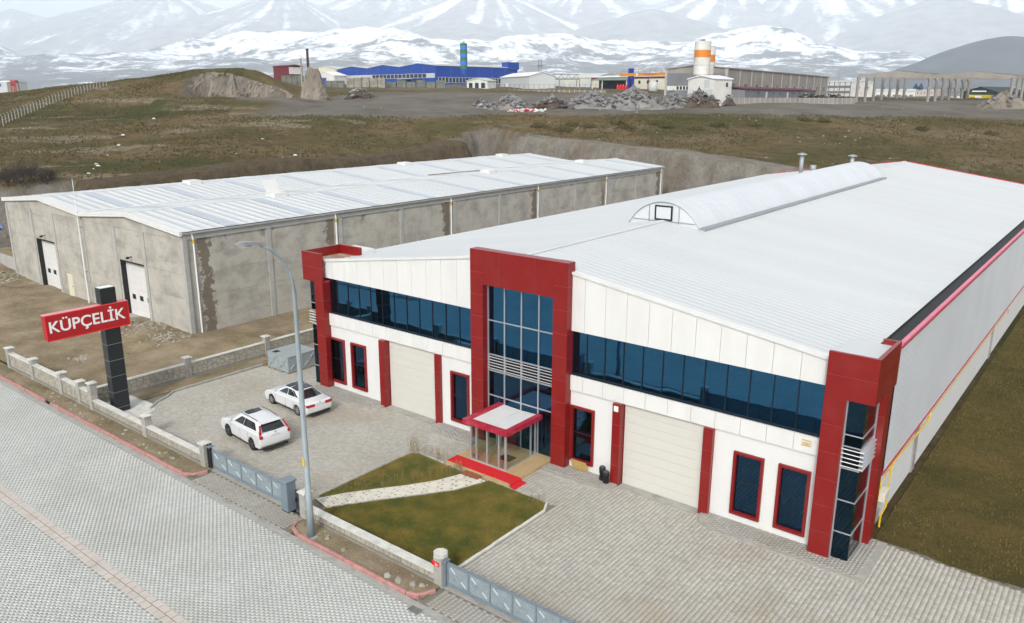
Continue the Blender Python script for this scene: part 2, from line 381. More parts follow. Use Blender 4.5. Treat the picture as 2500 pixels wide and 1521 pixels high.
def grass_mat(name, stops, vs=.7):
    t = NT(name); t.setin(t.b, Roughness=.8); t.b.inputs['Specular IOR Level'].default_value = .15
    k = t.ramp(t.noise(vs, 5, .6), stops)
    k = t.mix(t.ramp(t.geo.outputs['Random Per Island'], [(0, 0.0), (1, .55)]), k, (.12, .11, .035))
    t.l(k, t.b.inputs['Base Color']); return t.m
m_grass = grass_mat('lawn_grass', [(.34, (.085, .11, .02)), (.5, (.18, .155, .03)), (.68, (.30, .21, .05))])
m_fgrass = grass_mat('dry_field_grass', [(.3, (.065, .062, .018)), (.5, (.12, .092, .03)), (.7, (.18, .13, .05))], .25)
blades('grass', lawnA, 26000, .025, .07, m_grass, .07, 'short mown turf on the lawn behind the white path', 'grass')
blades('grass', lawnB, 120000, .025, .07, m_grass, .07, 'short mown turf on the large lawn beside the low wall', 'grass')
fpoly = [(36.6, 3.0), (62, 1.2), (62, 60), (36.0, 60), (36.0, 3.0)]
blades('grass', fpoly, 70000, .04, .13, m_fgrass, lambda x, y: fz(x, y), 'rough dry grass on the field beside the long grey wall', 'grass', .03)
kerbrun([(23.02, -10.9), (23.02, -4.2), (22.65, -3.5)], m_capw, 'lawn_edging', h=.10, w=.11, L=1.0)
kerbrun([(22.65, -3.5), (19.1, -3.5)], m_conc, 'lawn_edging', h=.05, w=.08, L=1.0)
kerbrun([(13.45, -10.0), (13.45, -3.85), (13.9, -3.42), (15.8, -3.4)], m_conc, 'lawn_edging', h=.09, w=.09, L=1.0)
kerbrun([(14.7, -10.5)] + [(x+.06, y-.04) for x, y in pathR[1:]], m_conc, 'path_edging', h=.085, w=.07, L=.9)
m_pw = M('white_path_block', (.60, .57, .49), .85, var=.08, vs=4, bump=.003, dirt=.3, ds=3)
path = patch('garden_path', pathL + pathR[::-1], .055, m_lawnsoil)
def pl(e, t):
    i = min(int(t*(len(e)-1)), len(e)-2); f = t*(len(e)-1)-i; return Vector(e[i]).lerp(Vector(e[i+1]), f)
NB = 21
for i in range(NB):
    for j in range(3):
        q = MB(); t0, t1 = i/NB+.0015, (i+1)/NB-.0015; c0, c1 = j/3+.004, (j+1)/3-.004
        def pt(s, t): a, b = pl(pathL, t), pl(pathR, t); return a.lerp(b, s)
        # pierced block: frame cells around two grass holes
        ss = [c0, c0+.035, c0+.15, c0+.19, c0+.29, c1]; tt = [t0, t0+.30*(t1-t0), t0+.68*(t1-t0), t1]
        for a in range(5):
            for b in range(3):
                if b == 1 and a == (1 if (i+j) % 2 else 3): continue
                p = [pt(ss[a], tt[b]), pt(ss[a+1], tt[b]), pt(ss[a+1], tt[b+1]), pt(ss[a], tt[b+1])]
                q.add([(v.x, v.y, .05) for v in p]+[(v.x, v.y, .085) for v in p], [(4, 5, 6, 7), (0, 1, 5, 4), (1, 2, 6, 5), (2, 3, 7, 6), (3, 0, 4, 7)])
        q.build('path_block', m_pw, path)
# ---- raised sidewalks along the facade
m_walkk = M('walk_kerb', (.33, .315, .28), .9, var=.12, vs=3, dirt=.3, ds=2)
def sidewalk(poly, tl):
    s = struct(MB().prism(poly, 'z', -.1, .10).build('sidewalk', m_walkk))
    xs = [p[0] for p in poly]; ys = [p[1] for p in poly]
    inner = [(sum(xs)/len(xs)+(x-sum(xs)/len(xs))*1, y) for x, y in poly]
    P, V0, F0 = tile(min(xs), max(xs)-.16, min(ys)+.17, max(ys)-.1, .16, .2)
    k = inpoly(poly, P[:, 0]-.12, P[:, 1]-.1) & inpoly(poly, P[:, 0]+.28, P[:, 1]-.1) & inpoly(poly, P[:, 0]+.28, P[:, 1]+.05); P = P[k]; n = len(P)
    V = (V0[None]+np.concatenate([P, np.full((n, 1), .1)], 1)[:, None, :]).reshape(-1, 3); F = (F0[None]+(np.arange(n)*len(V0))[:, None, None]).reshape(-1, 4)
    o = npmesh('paving', V, F, m_walk, s); o['kind'] = 'stuff'
sidewalk([(1.0, -.9), (6.5, -.92), (7.0, -.78), (7.3, -.35), (7.35, .48), (1.0, .48)], 0)
sidewalk([(11.85, .48), (11.85, -.3), (12.2, -.72), (12.8, -.92), (15.75, -.92), (15.75, .48)], 0)
sidewalk([(20.25, -.9), (23.6, -.9), (24.1, -.72), (24.38, -.35), (24.4, .48), (20.25, .48)], 0)
sidewalk([(28.95, .48), (28.95, -.15), (29.3, -.62), (29.9, -.88), (36.6, -.9), (36.6, 2.85), (35.5, 2.85), (35.5, .48)], 0)
# ---- boundary walls with stamped stone faces
def clip(poly, n, c):
    out = []
    for i in range(len(poly)):
        a, b = poly[i-1], poly[i]; da, db = a[0]*n[0]+a[1]*n[1]-c, b[0]*n[0]+b[1]*n[1]-c
        if (da <= 0) != (db <= 0): t = da/(da-db); out.append((a[0]+(b[0]-a[0])*t, a[1]+(b[1]-a[1])*t))
        if db <= 0: out.append(b)
    return out
def voronoi(w, h, s, seed):
    r = random.Random(seed); nx, ny = max(1, round(w/s)), max(1, round(h/(s*.75)))
    S = [((i+.5+r.uniform(-.42, .42)+.25*(j % 2))*w/nx, (j+.5+r.uniform(-.35, .35))*h/ny) for i in range(nx) for j in range(ny)]
    for p in S:
        poly = [(0, 0), (w, 0), (w, h), (0, h)]
        for q in S:
            if q is p or abs(q[0]-p[0]) > 3*s: continue
            n = (q[0]-p[0], q[1]-p[1]); poly = clip(poly, n, ((p[0]+q[0])*n[0]+(p[1]+q[1])*n[1])/2)
            if len(poly) < 3: break
        if len(poly) > 2:
            cx = sum(a for a, b in poly)/len(poly); cy = sum(b for a, b in poly)/len(poly)
            yield [(cx+(a-cx)*(1-.028/max(.08, math.hypot(a-cx, b-cy))), cy+(b-cy)*(1-.028/max(.08, math.hypot(a-cx, b-cy)))) for a, b in poly]
def pillar(par, x, y, w, h, cap='flat', mat=None):
    p = box('pillar', mat or m_conc, par, x-w/2, x+w/2, y-w/2, y+w/2, -.1, h, bevel=.012); e = .06
    if cap == 'oct':
        r = w/2+.09; o = [(x+r*math.cos(R(22.5+45*i)), y+r*math.sin(R(22.5+45*i))) for i in range(8)]; q = MB().prism(o, 'z', h, h+.16)
        k = len(q.v); q.prism([(x+(a-x)*.7, y+(b-y)*.7) for a, b in o], 'z', h+.16, h+.20)
    else:
        q = MB().box(x-w/2-e, x+w/2+e, y-w/2-e, y+w/2+e, h, h+.07); q.add([(x-w/2-e, y-w/2-e, h+.07), (x+w/2+e, y-w/2-e, h+.07), (x+w/2+e, y+w/2+e, h+.07), (x-w/2-e, y+w/2+e, h+.07), (x, y, h+.13)], [(0, 1, 4), (1, 2, 4), (2, 3, 4), (3, 0, 4)])
    q.build('cap', m_capw, p); return p
def wall(label, a, b, h, stops, caps, pw=.42, ph=None, s=.36, axis='x', fixed=0, base=.2, seed=1, cw=.34, front=-1, kind='flat'):
    """straight wall along an axis between a and b, pillars at stops, stone faces on the outer side"""
    mid = (a+b)/2; th = thing('boundary_wall', label, 'wall', (mid, fixed, 0) if axis == 'x' else (fixed, mid, 0))
    L = th.location
    def bx(n, m, u0, u1, v0, v1, z0, z1, par=th):
        if axis == 'x': return box(n, m, par, u0-mid, u1-mid, v0, v1, z0, z1)
        return box(n, m, par, v0, v1, u0-mid, u1-mid, z0, z1)
    ps = sorted(stops); seg = [(p+pw/2, q-pw/2) for p, q in zip([a-pw/2]+ps, ps+[b+pw/2]) if q-p > .6]
    for i, (u0, u1) in enumerate(seg):
        pn = bx('wall_panel', m_walljoint, u0, u1, -.10, .10, -.1, h); bx('wall_base', m_wallbase, u0, u1, -.19 if front < 0 else -.1, .1 if front < 0 else .19, -.1, base)
        bx('coping', m_capw, u0-.01, u1+.01, -cw/2, cw/2, h, h+.07)
        for poly in voronoi(u1-u0, h-base-.03, s, seed*31+i):
            f0, f1 = (.10, .118) if front > 0 else (-.10, -.118)
            pl3 = [(u0-mid+c, base+.015+d) for c, d in poly]; n = len(pl3)
            cx = sum(p[0] for p in pl3)/n; cz = sum(p[1] for p in pl3)/n
            A = [(p[0], f0, p[1]) for p in pl3]; B = [(cx+(p[0]-cx)*.94, f1, cz+(p[1]-cz)*.94) for p in pl3]
            fs = [tuple(range(n, 2*n))] + [(k, (k+1) % n, n+(k+1) % n, n+k) for k in range(n)]
            vs = A+B
            if front > 0: fs = [f[::-1] for f in fs]
            if axis == 'y': vs = [(v[1], v[0], v[2]) for v in vs]; fs = [f[::-1] for f in fs]
            MB().add(vs, fs).build('stone', m_wallstone, th)
    for i, p in enumerate(ps):
        hh = ph if not hasattr(ph, '__len__') else ph[i]
        pillar(th, p-mid, 0, pw, hh, 'oct' if kind == 'oct' and i == len(ps)-1 else 'flat') if axis == 'x' else pillar(th, 0, p-mid, pw, hh)
    return th
WY = -11.55
wall('long low stone-patterned wall with white-capped pillars along the vacant soil lot', -19.4, -6.9, 1.12, [-19.2, -15.2, -10.8, -8.2], 0, ph=1.5, fixed=WY, seed=2, s=.42)
wall('low stone-patterned boundary wall between the black sign pylon and the sliding gate', -6.6, 6.0, .66, [-6.55, 0.0, 6.1], 0, ph=(1.75, 1.28, 1.32), fixed=WY, seed=3, s=.36)
wlawn = wall('short stone-patterned wall with broad pale coping in front of the large lawn', 14.6, 23.2, .50, [14.55, 23.2], 0, ph=(1.25, 1.32), fixed=WY, seed=4, s=.34, cw=.40, base=.14, kind='oct')
wall('stone-patterned wall separating the paved yard from the soil lot', -11.0, 22, 1.06, [-4.75, 1.7, 8, 14.5], 0, ph=1.5, axis='y', fixed=-7.35, front=1, seed=5, s=.42)
m_redsign = M('red_sign_enamel', (.62, .015, .02), .4, var=.05)
pn = box('number_plate', m_redsign, wlawn, 4.02, 4.42, -.235, -.222, .92, 1.12); pn['label'] = 'red enamel house number plate'
text('lettering', '36', .17, m_white, pn, (4.27, -.237, 1.0), (R(90), 0, 0), .002)
# ---- sliding gates
def gate(label, x0, x1, n, frame_left):
    g = thing('sliding_gate', label, 'gate', (x0, -11.50, 0)); L = x1-x0; z0, z1 = .10, 1.12
    MB().box(0, L, -.05, .05, z1-.07, z1).box(0, L, -.05, .05, z0, z0+.12).build('rail', m_steelblue, g)
    pw = L/n
    for i in range(n+1): box('stile', m_steelblue, g, i*pw-.035, i*pw+.035, -.045, .045, z0+.12, z1-.07)
    for i in range(n):
        a, b = i*pw+.035, (i+1)*pw-.035; c = (a+b)/2; zc = (z0+z1)/2+.02
        p = box('panel', m_steelpanel, g, a, b, -.008, .008, z0+.12, z1-.07)
        dx, dz = (b-a)/2-.12, .30
        for k, (sx, sz) in enumerate(((-1, 1), (1, -1), (1, 1), (-1, -1))):
            MB().bar((c+sx*.16, -.02, zc+sz*.11), (c+sx*dx, -.02, zc+sz*dz), .035, .035, (0, 1, 0)).build('brace', m_steelpanel if k > 1 else m_galvw, p)
        MB().tube([(c+.15*math.cos(t*math.pi/6), -.02, zc+.11*math.sin(t*math.pi/6)) for t in range(13)], .016, 5, False).build('ring', m_steelpanel, p)
    return g
m_galvw = M('bright_galvanised_flat', (.62, .65, .66), .35, .35, var=.08)
gate('closed blue-grey sliding gate of five panels with X-and-ring motif beside the lamp post', 6.75, 13.15, 5, 1)
gate('long blue-grey sliding gate beside the round-capped pillar at the bottom of the picture', 23.55, 33.45, 9, 0)
gl = thing('gate_guide', 'black roller guide frame standing between the stone wall and the sliding gate', 'gate frame', (6.5, -11.5, 0))
MB().box(-.10, -.02, -.13, -.05, 0, 1.35).box(-.10, -.02, .05, .13, 0, 1.35).box(.08, .15, -.13, -.06, 0, 1.2).build('upright', M('black_paint', (.018, .019, .02), .4), gl)
MB().box(-.12, .18, -.16, .16, 1.22, 1.28).build('head_plate', m_steelblue, gl)
g2 = thing('gate_guide', 'thin steel guide post at the round-capped pillar holding the long gate', 'gate frame', (23.48, -11.5, 0))
MB().box(-.05, .02, -.12, -.05, 0, 1.15).box(-.05, .02, .05, .12, 0, 1.15).build('upright', m_steelblue, g2); box('head_plate', m_steelblue, g2, -.07, .08, -.14, .14, 1.15, 1.2)
gp = thing('gate_post', 'square blue-grey steel gate post with projecting flat cap', 'gate post', (13.42, -11.66, 0))
box('shaft', m_steelblue, gp, -.24, .24, -.26, .26, .04, 1.52, bevel=.01); box('post_cap', m_steelblue, gp, -.29, .29, -.31, .31, 1.52, 1.62, bevel=.01); box('foot', m_black, gp, -.25, .25, -.27, .27, 0, .04)
pg = thing('pedestrian_gate', 'narrow dark steel wicket gate between the steel gate post and wall pillar', 'gate', (13.7, -11.5, 0))
MB().box(.05, .12, -.04, .04, .05, 1.1).box(.55, .61, -.04, .04, .05, 1.1).box(.05, .61, -.035, .035, 1.05, 1.12).box(.05, .61, -.035, .035, .1, .17).build('frame', M('dark_steel', (.07, .085, .11), .45, .4), pg)
for i in range(4): box('bar', MATS['dark_steel'], pg, .17+i*.10, .20+i*.10, -.015, .015, .17, 1.05)
box('lock_box', m_black, pg, .06, .16, -.07, .07, .5, .7)
# ---- drain grate
m_iron = M('cast_iron', (.05, .045, .04), .7, .3, var=.3, vs=8)
dg = thing('drain_grate', 'small cast iron drain grate set in the road beside the gutter', 'drain', (23.58, -13.42, .016), R(2))
MB().box(-.3, .3, -.2, -.16, 0, .015).box(-.3, .3, .16, .2, 0, .015).box(-.3, -.26, -.16, .16, 0, .015).box(.26, .3, -.16, .16, 0, .015).box(-.02, .02, -.16, .16, 0, .0149).build('frame', m_conc, dg)
box('sump_shade_plate', M('void_black', (.004, .004, .004), .9), dg, -.26, .26, -.16, .16, -.003, .001)  # flat black plate stands in for the unlit pit under the bars
for i in range(5):
    for s in (-1, 1): box('bar', m_galv, dg, s*.14-.1, s*.14+.1, -.135+i*.06, -.113+i*.06, .002, .013)
# ================================================================ MAIN FACTORY
m_red = M('red_composite_panel', (.20, .005, .004), .36, var=.05, vs=.8, spec=.5, dirt=.12, dcol=(.34, .10, .09), ds=.7)
m_redseam = M('red_panel_seam', (.55, .17, .17), .5, var=.1)
m_redtrim = M('red_trim', (.48, .03, .07), .4, var=.08)
m_panel = M('white_composite_panel', (.655, .65, .625), .38, var=.04, vs=1.2, st=(1, 1, .18), dirt=.16, dcol=(.46, .43, .36), ds=1.1)
m_render = M('white_wall_render', (.65, .645, .625), .8, var=.045, vs=1.0, st=(1, 1, .25), bump=.002, dirt=.22, dcol=(.44, .40, .32), ds=1.0)
m_roof = M('white_roof_sheet', (.555, .57, .57), .45, .05, var=.045, vs=.25, st=(.15, 1.5, 1), dirt=.10, dcol=(.48, .48, .44), ds=.3)
m_alu = M('aluminium_profile', (.52, .54, .56), .35, .6, var=.05)
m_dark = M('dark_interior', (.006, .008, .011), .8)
m_mull = M('dark_mullion', (.012, .016, .022), .35, .2)
m_door = M('white_sectional_door', (.56, .545, .49), .5, var=.04, vs=.8, dirt=.2, dcol=(.40, .36, .28), ds=.8)
m_tile = M('beige_step_tile', (.46, .33, .17), .4, var=.14, vs=2, dirt=.25, ds=2)
m_clad = M('grey_metal_cladding', (.56, .58, .60), .4, .2, var=.05, vs=.3)
m_yellow = M('yellow_pipe_paint', (.62, .42, .03), .4, var=.06)
def glass(name, tint, rough=.02):
    t = NT(name); t.setin(t.b, Roughness=rough, Metallic=1.0)
    k = t.ramp(t.geo.outputs['Random Per Island'], [(0, tuple(Vector(tint)*.85)), (1, tuple(Vector(tint)*1.15))])
    t.l(k, t.b.inputs['Base Color']); t.bump(t.noise(.5, 2), .012, .5); return t.m
m_glass = glass('blue_coated_glass', (.036, .14, .27))
m_glassc = glass('corner_glass', (.018, .045, .075)); m_glassd = glass('dark_glass', (.026, .07, .135))
t = NT('clear_glass'); tr = t.n('ShaderNodeBsdfTransparent'); tr.inputs[0].default_value = (.90, .94, .93, 1); gl_ = t.n('ShaderNodeBsdfGlossy'); gl_.inputs['Roughness'].default_value = .02
mx = t.n('ShaderNodeMixShader'); mx.inputs[0].default_value = .09; t.l(tr.outputs[0], mx.inputs[1]); t.l(gl_.outputs[0], mx.inputs[2]); t.l(mx.outputs[0], t.o.inputs[0]); m_clear = t.m

fac = thing('factory_building', 'large white industrial hall with red portal, red corner towers and blue window bands', 'factory')
FL = 81.0
def zg(x): return 8.41 + .143*(x if x <= 18 else 36-x)
def zr(x): return 11.1 - .152*abs(x-18)
# walls
for s in (0, 1):
    f = (lambda x: x) if s == 0 else (lambda x: 36-x)
    xs = sorted((f(.4), f(.55))); MB().box(xs[0], xs[1], .55, FL, 0, 8.35).build('side_wall', m_render, fac)
MB().prism([(.4, 0), (35.6, 0), (35.6, 8.3), (18, 10.95), (.4, 8.3)], 'y', FL, FL+.15).build('rear_wall', m_render, fac)
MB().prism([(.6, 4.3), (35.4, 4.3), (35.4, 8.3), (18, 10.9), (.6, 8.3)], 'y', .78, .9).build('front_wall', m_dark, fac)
OPN = [(1.85, 3.32, .46, 3.58), (3.95, 5.39, .46, 3.58), (7.02, 11.57, 0, 4.40), (12.77, 14.2, .46, 3.58), (15.3, 20.7, 0, 4.40), (21.29, 22.74, .46, 3.58), (23.98, 28.74, 0, 4.40), (30.24, 31.66, .46, 3.58), (32.31, 33.72, .46, 3.58)]
q = MB(); x = 1.6
for a, b, c, d in OPN:
    q.box(x, a, .5, .76, 0, 4.4)
    if c == 0: q.build('ground_floor_wall', m_render, fac); q = MB()
    if c > 0: q.box(a, b, .5, .76, 0, c)
    if d < 4.4: q.box(a, b, .5, .76, d, 4.4)
    x = b
q.box(x, 34.4, .5, .76, 0, 4.4); q.build('ground_floor_wall', m_render, fac)
box('unlit_interior_sheet', m_dark, fac, .7, 35.3, .9, 1.0, 0, 4.3)  # upright near-black sheet standing in for the unlit interior
# windows of the ground floor
for a, b, c, d in OPN:
    if c == 0: continue
    fr_ = MB(); w = .13
    for bx_ in ((a, b, .38, .62, d-w, d), (a, b, .38, .62, c, c+w), (a, a+w, .38, .62, c+w, d-w), (b-w, b, .38, .62, c+w, d-w)): fr_.box(*bx_)
    wn = fr_.build('window', m_red, fac, bevel=.01)
    zt = c + (d-c)*.52
    box('pane', m_glassd, wn, a+w, b-w, .56, .575, c+w, zt-.03); box('pane', m_glassd, wn, a+w, b-w, .56, .575, zt+.03, d-w); box('transom', m_mull, wn, a+w, b-w, .545, .58, zt-.03, zt+.03)
# lower and upper white panel bands, window band
def seams(x0, x1, first, step):
    o = [x0]; x = first
    while x < x1-.25: o.append(x); x += step
    return o + [x1]
for (x0, x1, fs, fp) in ((1.62, 14.77, 2.55, 2.70), (21.23, 34.2, 22.0, 22.08)):
    S = seams(x0, x1, fs, 1.205)
    for a, b in zip(S, S[1:]):
        box('facade_panel', m_panel, fac, a+.009, b-.009, .40, .52, 4.405, 5.20)
        MB().prism([(a+.009, 7.60), (b-.009, 7.60), (b-.009, zg(b)), (a+.009, zg(a))], 'y', .40, .52).build('facade_panel', m_panel, fac)
    box('band_backing', m_conc, fac, x0, x1, .52, .53, 4.41, 5.19); MB().prism([(x0, 7.6), (x1, 7.6), (x1, zg(x1)-.02), (x0, zg(x0)-.02)], 'y', .52, .53).build('band_backing', m_conc, fac)
    Pn = seams(x0, x1, fp, 1.072)
    for a, b in zip(Pn, Pn[1:]): MB().add([(a+.02, .60+random.uniform(-.003, .003), 5.30), (b-.02, .60+random.uniform(-.003, .003), 5.30), (b-.02, .60+random.uniform(-.003, .003), 7.55), (a+.02, .60+random.uniform(-.003, .003), 7.55)], [(0, 1, 2, 3)]).build('band_window', m_glass, fac)
    q = MB()
    for a in Pn: q.box(a-.02, a+.02, .56, .64, 5.30, 7.55)
    q.box(x0, x1, .50, .66, 5.205, 5.30).box(x0, x1, .54, .66, 7.55, 7.6).build('band_frame', m_mull, fac)
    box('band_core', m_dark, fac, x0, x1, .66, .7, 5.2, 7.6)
    MB().prism([(x0-.05, zg(x0-.05)+.005), (x1+.02, zg(x1+.02)+.005), (x1+.02, zg(x1+.02)+.13), (x0-.05, zg(x0-.05)+.13)], 'y', .33, .75).build('gable_trim', m_panel, fac)
for x, z in ((2.6, 5.3), (3.45, 5.3), (10.2, 5.3), (21.5, 5.3), (28.1, 5.3)): pass
# red clad helpers: core with separate panels, pale seams showing between them
def clad(x0, x1, y0, y1, z0, z1, nz, faces, nx=1, step=None, g=.006):
    box('panel_core', m_redseam, fac, x0+.012, x1-.012, y0+.012, y1-.012, z0+.005, z1-.005)
    zs = [z0+(z1-z0)*i/nz for i in range(nz+1)] if step is None else step
    for a, b in zip(zs, zs[1:]):
        for i in range(nx):
            u0, u1 = x0+(x1-x0)*i/nx, x0+(x1-x0)*(i+1)/nx
            box('red_panel', m_red, fac, u0+(g if i else 0), u1-(g if i < nx-1 else 0), y0, y1, a+(g if a > z0 else 0), b-(g if b < z1 else 0))
# portal
for a, b in ((14.77, 15.66), (20.34, 21.23)): clad(a, b, 0, .62, 0, 11.14, 9, 'f')
clad(15.66, 20.34, 0.004, .60, 9.25, 11.136, 1, 'f', nx=4)
box('portal_back', m_panel, fac, 14.80, 21.20, .62, .70, 8.9, 11.10)
# portal curtain wall
MX = [15.70, 16.47, 17.68, 18.90, 20.06, 20.30]; TZ = [.12, 2.82, 4.28, 5.22, 7.19, 9.2]
MX = [15.68, 16.5, 17.68, 18.9, 20.12]
MX = [15.68, 16.84, 18.0, 19.16, 20.32]
cw = MB()
for x in MX: cw.box(x-.03, x+.03, .40, .52, .05, 9.25)
cw.build('mullion', m_alu, fac); q = MB()
for z in TZ: q.box(15.66, 20.34, .415, .505, z-.03, z+.03)
q.build('transom', m_alu, fac)
for a, b in zip(MX, MX[1:]):
    for i, (c, d) in enumerate(zip(TZ, TZ[1:])):
        if i == 2: continue
        box('curtain_pane', m_glass if i > 2 else m_glassd, fac, a+.03, b-.03, .465, .475, c+.03, d-.03)
    for k in range(5): MB().cbox(((a+b)/2, .40, 4.42+k*.165), b-a-.06, .16, .022, rx=R(-28)).build('louvre', m_white, fac)
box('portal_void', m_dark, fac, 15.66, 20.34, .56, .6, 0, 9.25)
# garage doors and their red jambs
def gdoor(x0, x1, lj, rj):
    n = 9; h = 4.36/n; d = MB().box(x0-.06, x1+.03, .66, .72, 0, 4.4).build('garage_door', m_mull, fac)
    for i in range(n):
        a, b = .03+i*h, .03+(i+1)*h
        MB().prism([(.60, a+.004), (.64, a+.004), (.64, b-.004), (.60, b-.004), (.592, b-.03), (.592, a+.03)], 'x', x0, x1).build('door_panel', m_door, d)
    box('bottom_seal', m_black, d, x0, x1, .585, .65, .0, .03)
    for s in lj, rj:
        if s: clad(s[0], s[1], s[2], .66, 0, 4.40, 4, 'f')
    box('door_threshold', m_conc, fac, x0, x1, -.05, .6, 0, .035)
gdoor(7.47, 11.57, (7.0, 7.42, .10), (11.6, 12.03, .30)); gdoor(24.44, 28.74, (23.95, 24.40, .17), (28.78, 29.25, .24))
ab = box('alarm_box', m_white, fac, 24.06, 24.3, .09, .165, 4.02, 4.30, bevel=.02)
pq = box('wall_plaque', M('cream_enamel', (.62, .52, .34), .5), fac, 33.18, 33.62, .385, .398, 4.72, 5.02)
MB().box(33.2, 33.6, .381, .384, 4.74, 4.755).box(33.2, 33.6, .381, .384, 4.985, 5.0).box(33.25, 33.55, .381, .384, 4.86, 4.875).box(33.25, 33.55, .381, .384, 4.80, 4.812).build('border', M('brown_ink', (.22, .06, .03), .6), pq)
# corner towers
for s in (0, 1):
    X = (lambda a, b: (a, b)) if s == 0 else (lambda a, b: (36-b, 36-a))
    st = [0, 1.22, 2.44, 3.66, 4.88, 6.10, 7.3]
    x0, x1 = X(1.12, 1.98); clad(x0, x1, 0, .62, 0, 7.3, 0, 'f', step=st)
    x0, x1 = X(0.0, 1.98)
    clad(x0, x1, 0, .16, 7.3, 9.23, 2, 'f')                                     # front overhang
    x0, x1 = X(0.0, .16)
    clad(x0, x1, .163, 3.27, 7.3, 9.227, 2, 'f')                                 # outer side overhang
    x0, x1 = X(.16, 2.2 if s == 0 else .7); clad(x0, x1, 3.1, 3.266, 8.3, 9.22, 1, 'f')
    if s == 0: box('parapet_back', m_panel, fac, *X(.2, 2.2), 3.27, 4.4, 8.2, 9.0)
    x0, x1 = X(.05, .36); clad(x0, x1, 2.2, 2.98, 0, 7.3, 0, 'f', step=st)       # side pillar
    box('tower_soffit', m_redtrim, fac, *X(.16, 1.98), .16, 3.1, 7.31, 7.4)
    box('tower_roof', m_roof if s else M('rusty_deck', (.30, .20, .13), .9, var=.5, vs=1.6, dirt=.7, dcol=(.42, .40, .37), ds=.9), fac, *X(.16, 1.97), .16, 3.1, 8.8 if s else 8.55, 9.0 if s else 8.62)
    # glazed corner
    gx = .37 if s == 0 else 35.63
    TZc = [.06, 1.35, 2.82, 4.27, 5.25, 5.76, 7.28]
    for i, (a, b) in enumerate(zip(TZc, TZc[1:])):
        if i == 3: continue
        m_ = m_glassc
        x0, x1 = X(.37, 1.10)
        box('corner_pane', m_, fac, x0+.01, x1-.01, .25, .262, a+.025, b-.025); box('corner_pane', m_, fac, min(gx, gx+(.012 if s == 0 else -.012)), max(gx, gx+(.012 if s == 0 else -.012)), .275, 2.13, a+.025, b-.025)
    for z in TZc[:3] + TZc[3:]:
        x0, x1 = X(.34, 1.12); box('transom', m_alu, fac, x0, x1, .225, .285, z-.025, z+.025)
        x0, x1 = X(.34, .40); box('transom', m_alu, fac, x0, x1, .286, 2.2, z-.025, z+.025)
    x0, x1 = X(1.06, 1.118); box('mullion', m_alu, fac, x0, x1, .2, .3, 0, 7.28); x0, x1 = X(.33, .42); box('mullion', m_alu, fac, x0, x1, 2.1, 2.198, 0, 7.28)
    for k in range(5):
        x0, x1 = X(.22, 1.10); z = 4.36+k*.19
        MB().cbox(((x0+x1)/2, .21, z), x1-x0, .20, .03, rx=R(-25)).build('louvre', m_white, fac)
        xc = .31 if s == 0 else 35.69
        MB().cbox((xc, 1.18, z), .20, 1.9, .03, ry=R(-25 if s == 0 else 25)).build('louvre', m_alu, fac)
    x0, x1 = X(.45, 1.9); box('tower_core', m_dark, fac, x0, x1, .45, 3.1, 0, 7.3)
# right and left side: cladding above a plinth
for s in (0, 1):
    o = 1 if s else -1; xw = 36 if s else 0
    ys = np.arange(3.3, FL, .25); q = MB(); prof = []
    for y in ys: prof += [(y, 0), (y+.20, 0), (y+.215, .012), (y+.235, .012)]
    prof.append((FL, 0)); n = len(prof); xs = xw - o*.06
    V = [(xs+o*d, y, 3.2) for y, d in prof] + [(xs+o*d, y, 9.0 if s else 8.3) for y, d in prof]
    q.add(V, [((i, i+1, n+i+1, n+i) if s else (i+1, i, n+i, n+i+1)) for i in range(n-1)]).build('side_cladding', m_clad, fac)
    x0, x1 = sorted((xw-o*.1, xw-o*.45)); box('clad_backing', m_dark, fac, x0, x1, 3.3, FL, 3.21, 8.2)
    x0, x1 = sorted((xw-o*.40, xw-o*.02)); box('red_flashing', m_redtrim, fac, x0, x1, 3.0, FL, 3.10, 3.20)
    x0, x1 = sorted((xw-o*.38, xw-o*.6)); box('plinth', m_render, fac, x0, x1, 3.0, FL, 0, 3.1)
    for y in (11.5, 35.8, 60):
        x0, x1 = sorted((xw-o*.30, xw-o*.39)); box('plinth_column', m_conc, fac, x0, x1, y-.35, y+.35, 0, 3.09)
    if s:
        box('parapet_cap', M('pink_red_cap', (.62, .17, .24), .45, var=.08), fac, 35.86, 36.04, 3.28, FL, 9.0, 9.10); box('parapet_edge', m_redtrim, fac, 35.96, 36.05, 3.28, FL, 8.9, 8.998)
        box('gutter', M('gutter_black', (.02, .021, .022), .7), fac, 34.8, 35.86, 3.3, FL, 8.2, 8.44)
    else: box('eave_trim', m_redtrim, fac, -.1, .06, 3.3, FL, 8.2, 8.32)
# roof sheets with ribs
def ribbed(xe, ze, xr, zr_, y0, y1, step, h, name, mat, par, w=.09):
    ys = np.arange(y0, y1-step*.5, step); p = []
    for y in ys: p += [(y, 0), (y+step-w, 0), (y+step-w*.7, h), (y+step-w*.3, h)]
    p.append((y1, 0)); p = np.array(p); n = len(p)
    A = np.stack([np.full(n, xe), p[:, 0], ze+p[:, 1]], 1); B = np.stack([np.full(n, xr), p[:, 0], zr_+p[:, 1]], 1)
    i = np.arange(n-1); F = np.stack([i, i+n, i+n+1, i+1], 1) if xe > xr else np.stack([i, i+1, i+n+1, i+n], 1)
    return npmesh(name, np.concatenate([A, B]), F[:, ::-1], mat, par)
ribbed(34.85, zr(34.85), 18, 11.1, .45, FL+.2, .5, .02, 'roof_slope', m_roof, fac, .22); ribbed(-.06, zr(-.06), 18, 11.1, .45, FL+.2, .5, .02, 'roof_slope', m_roof, fac, .22)
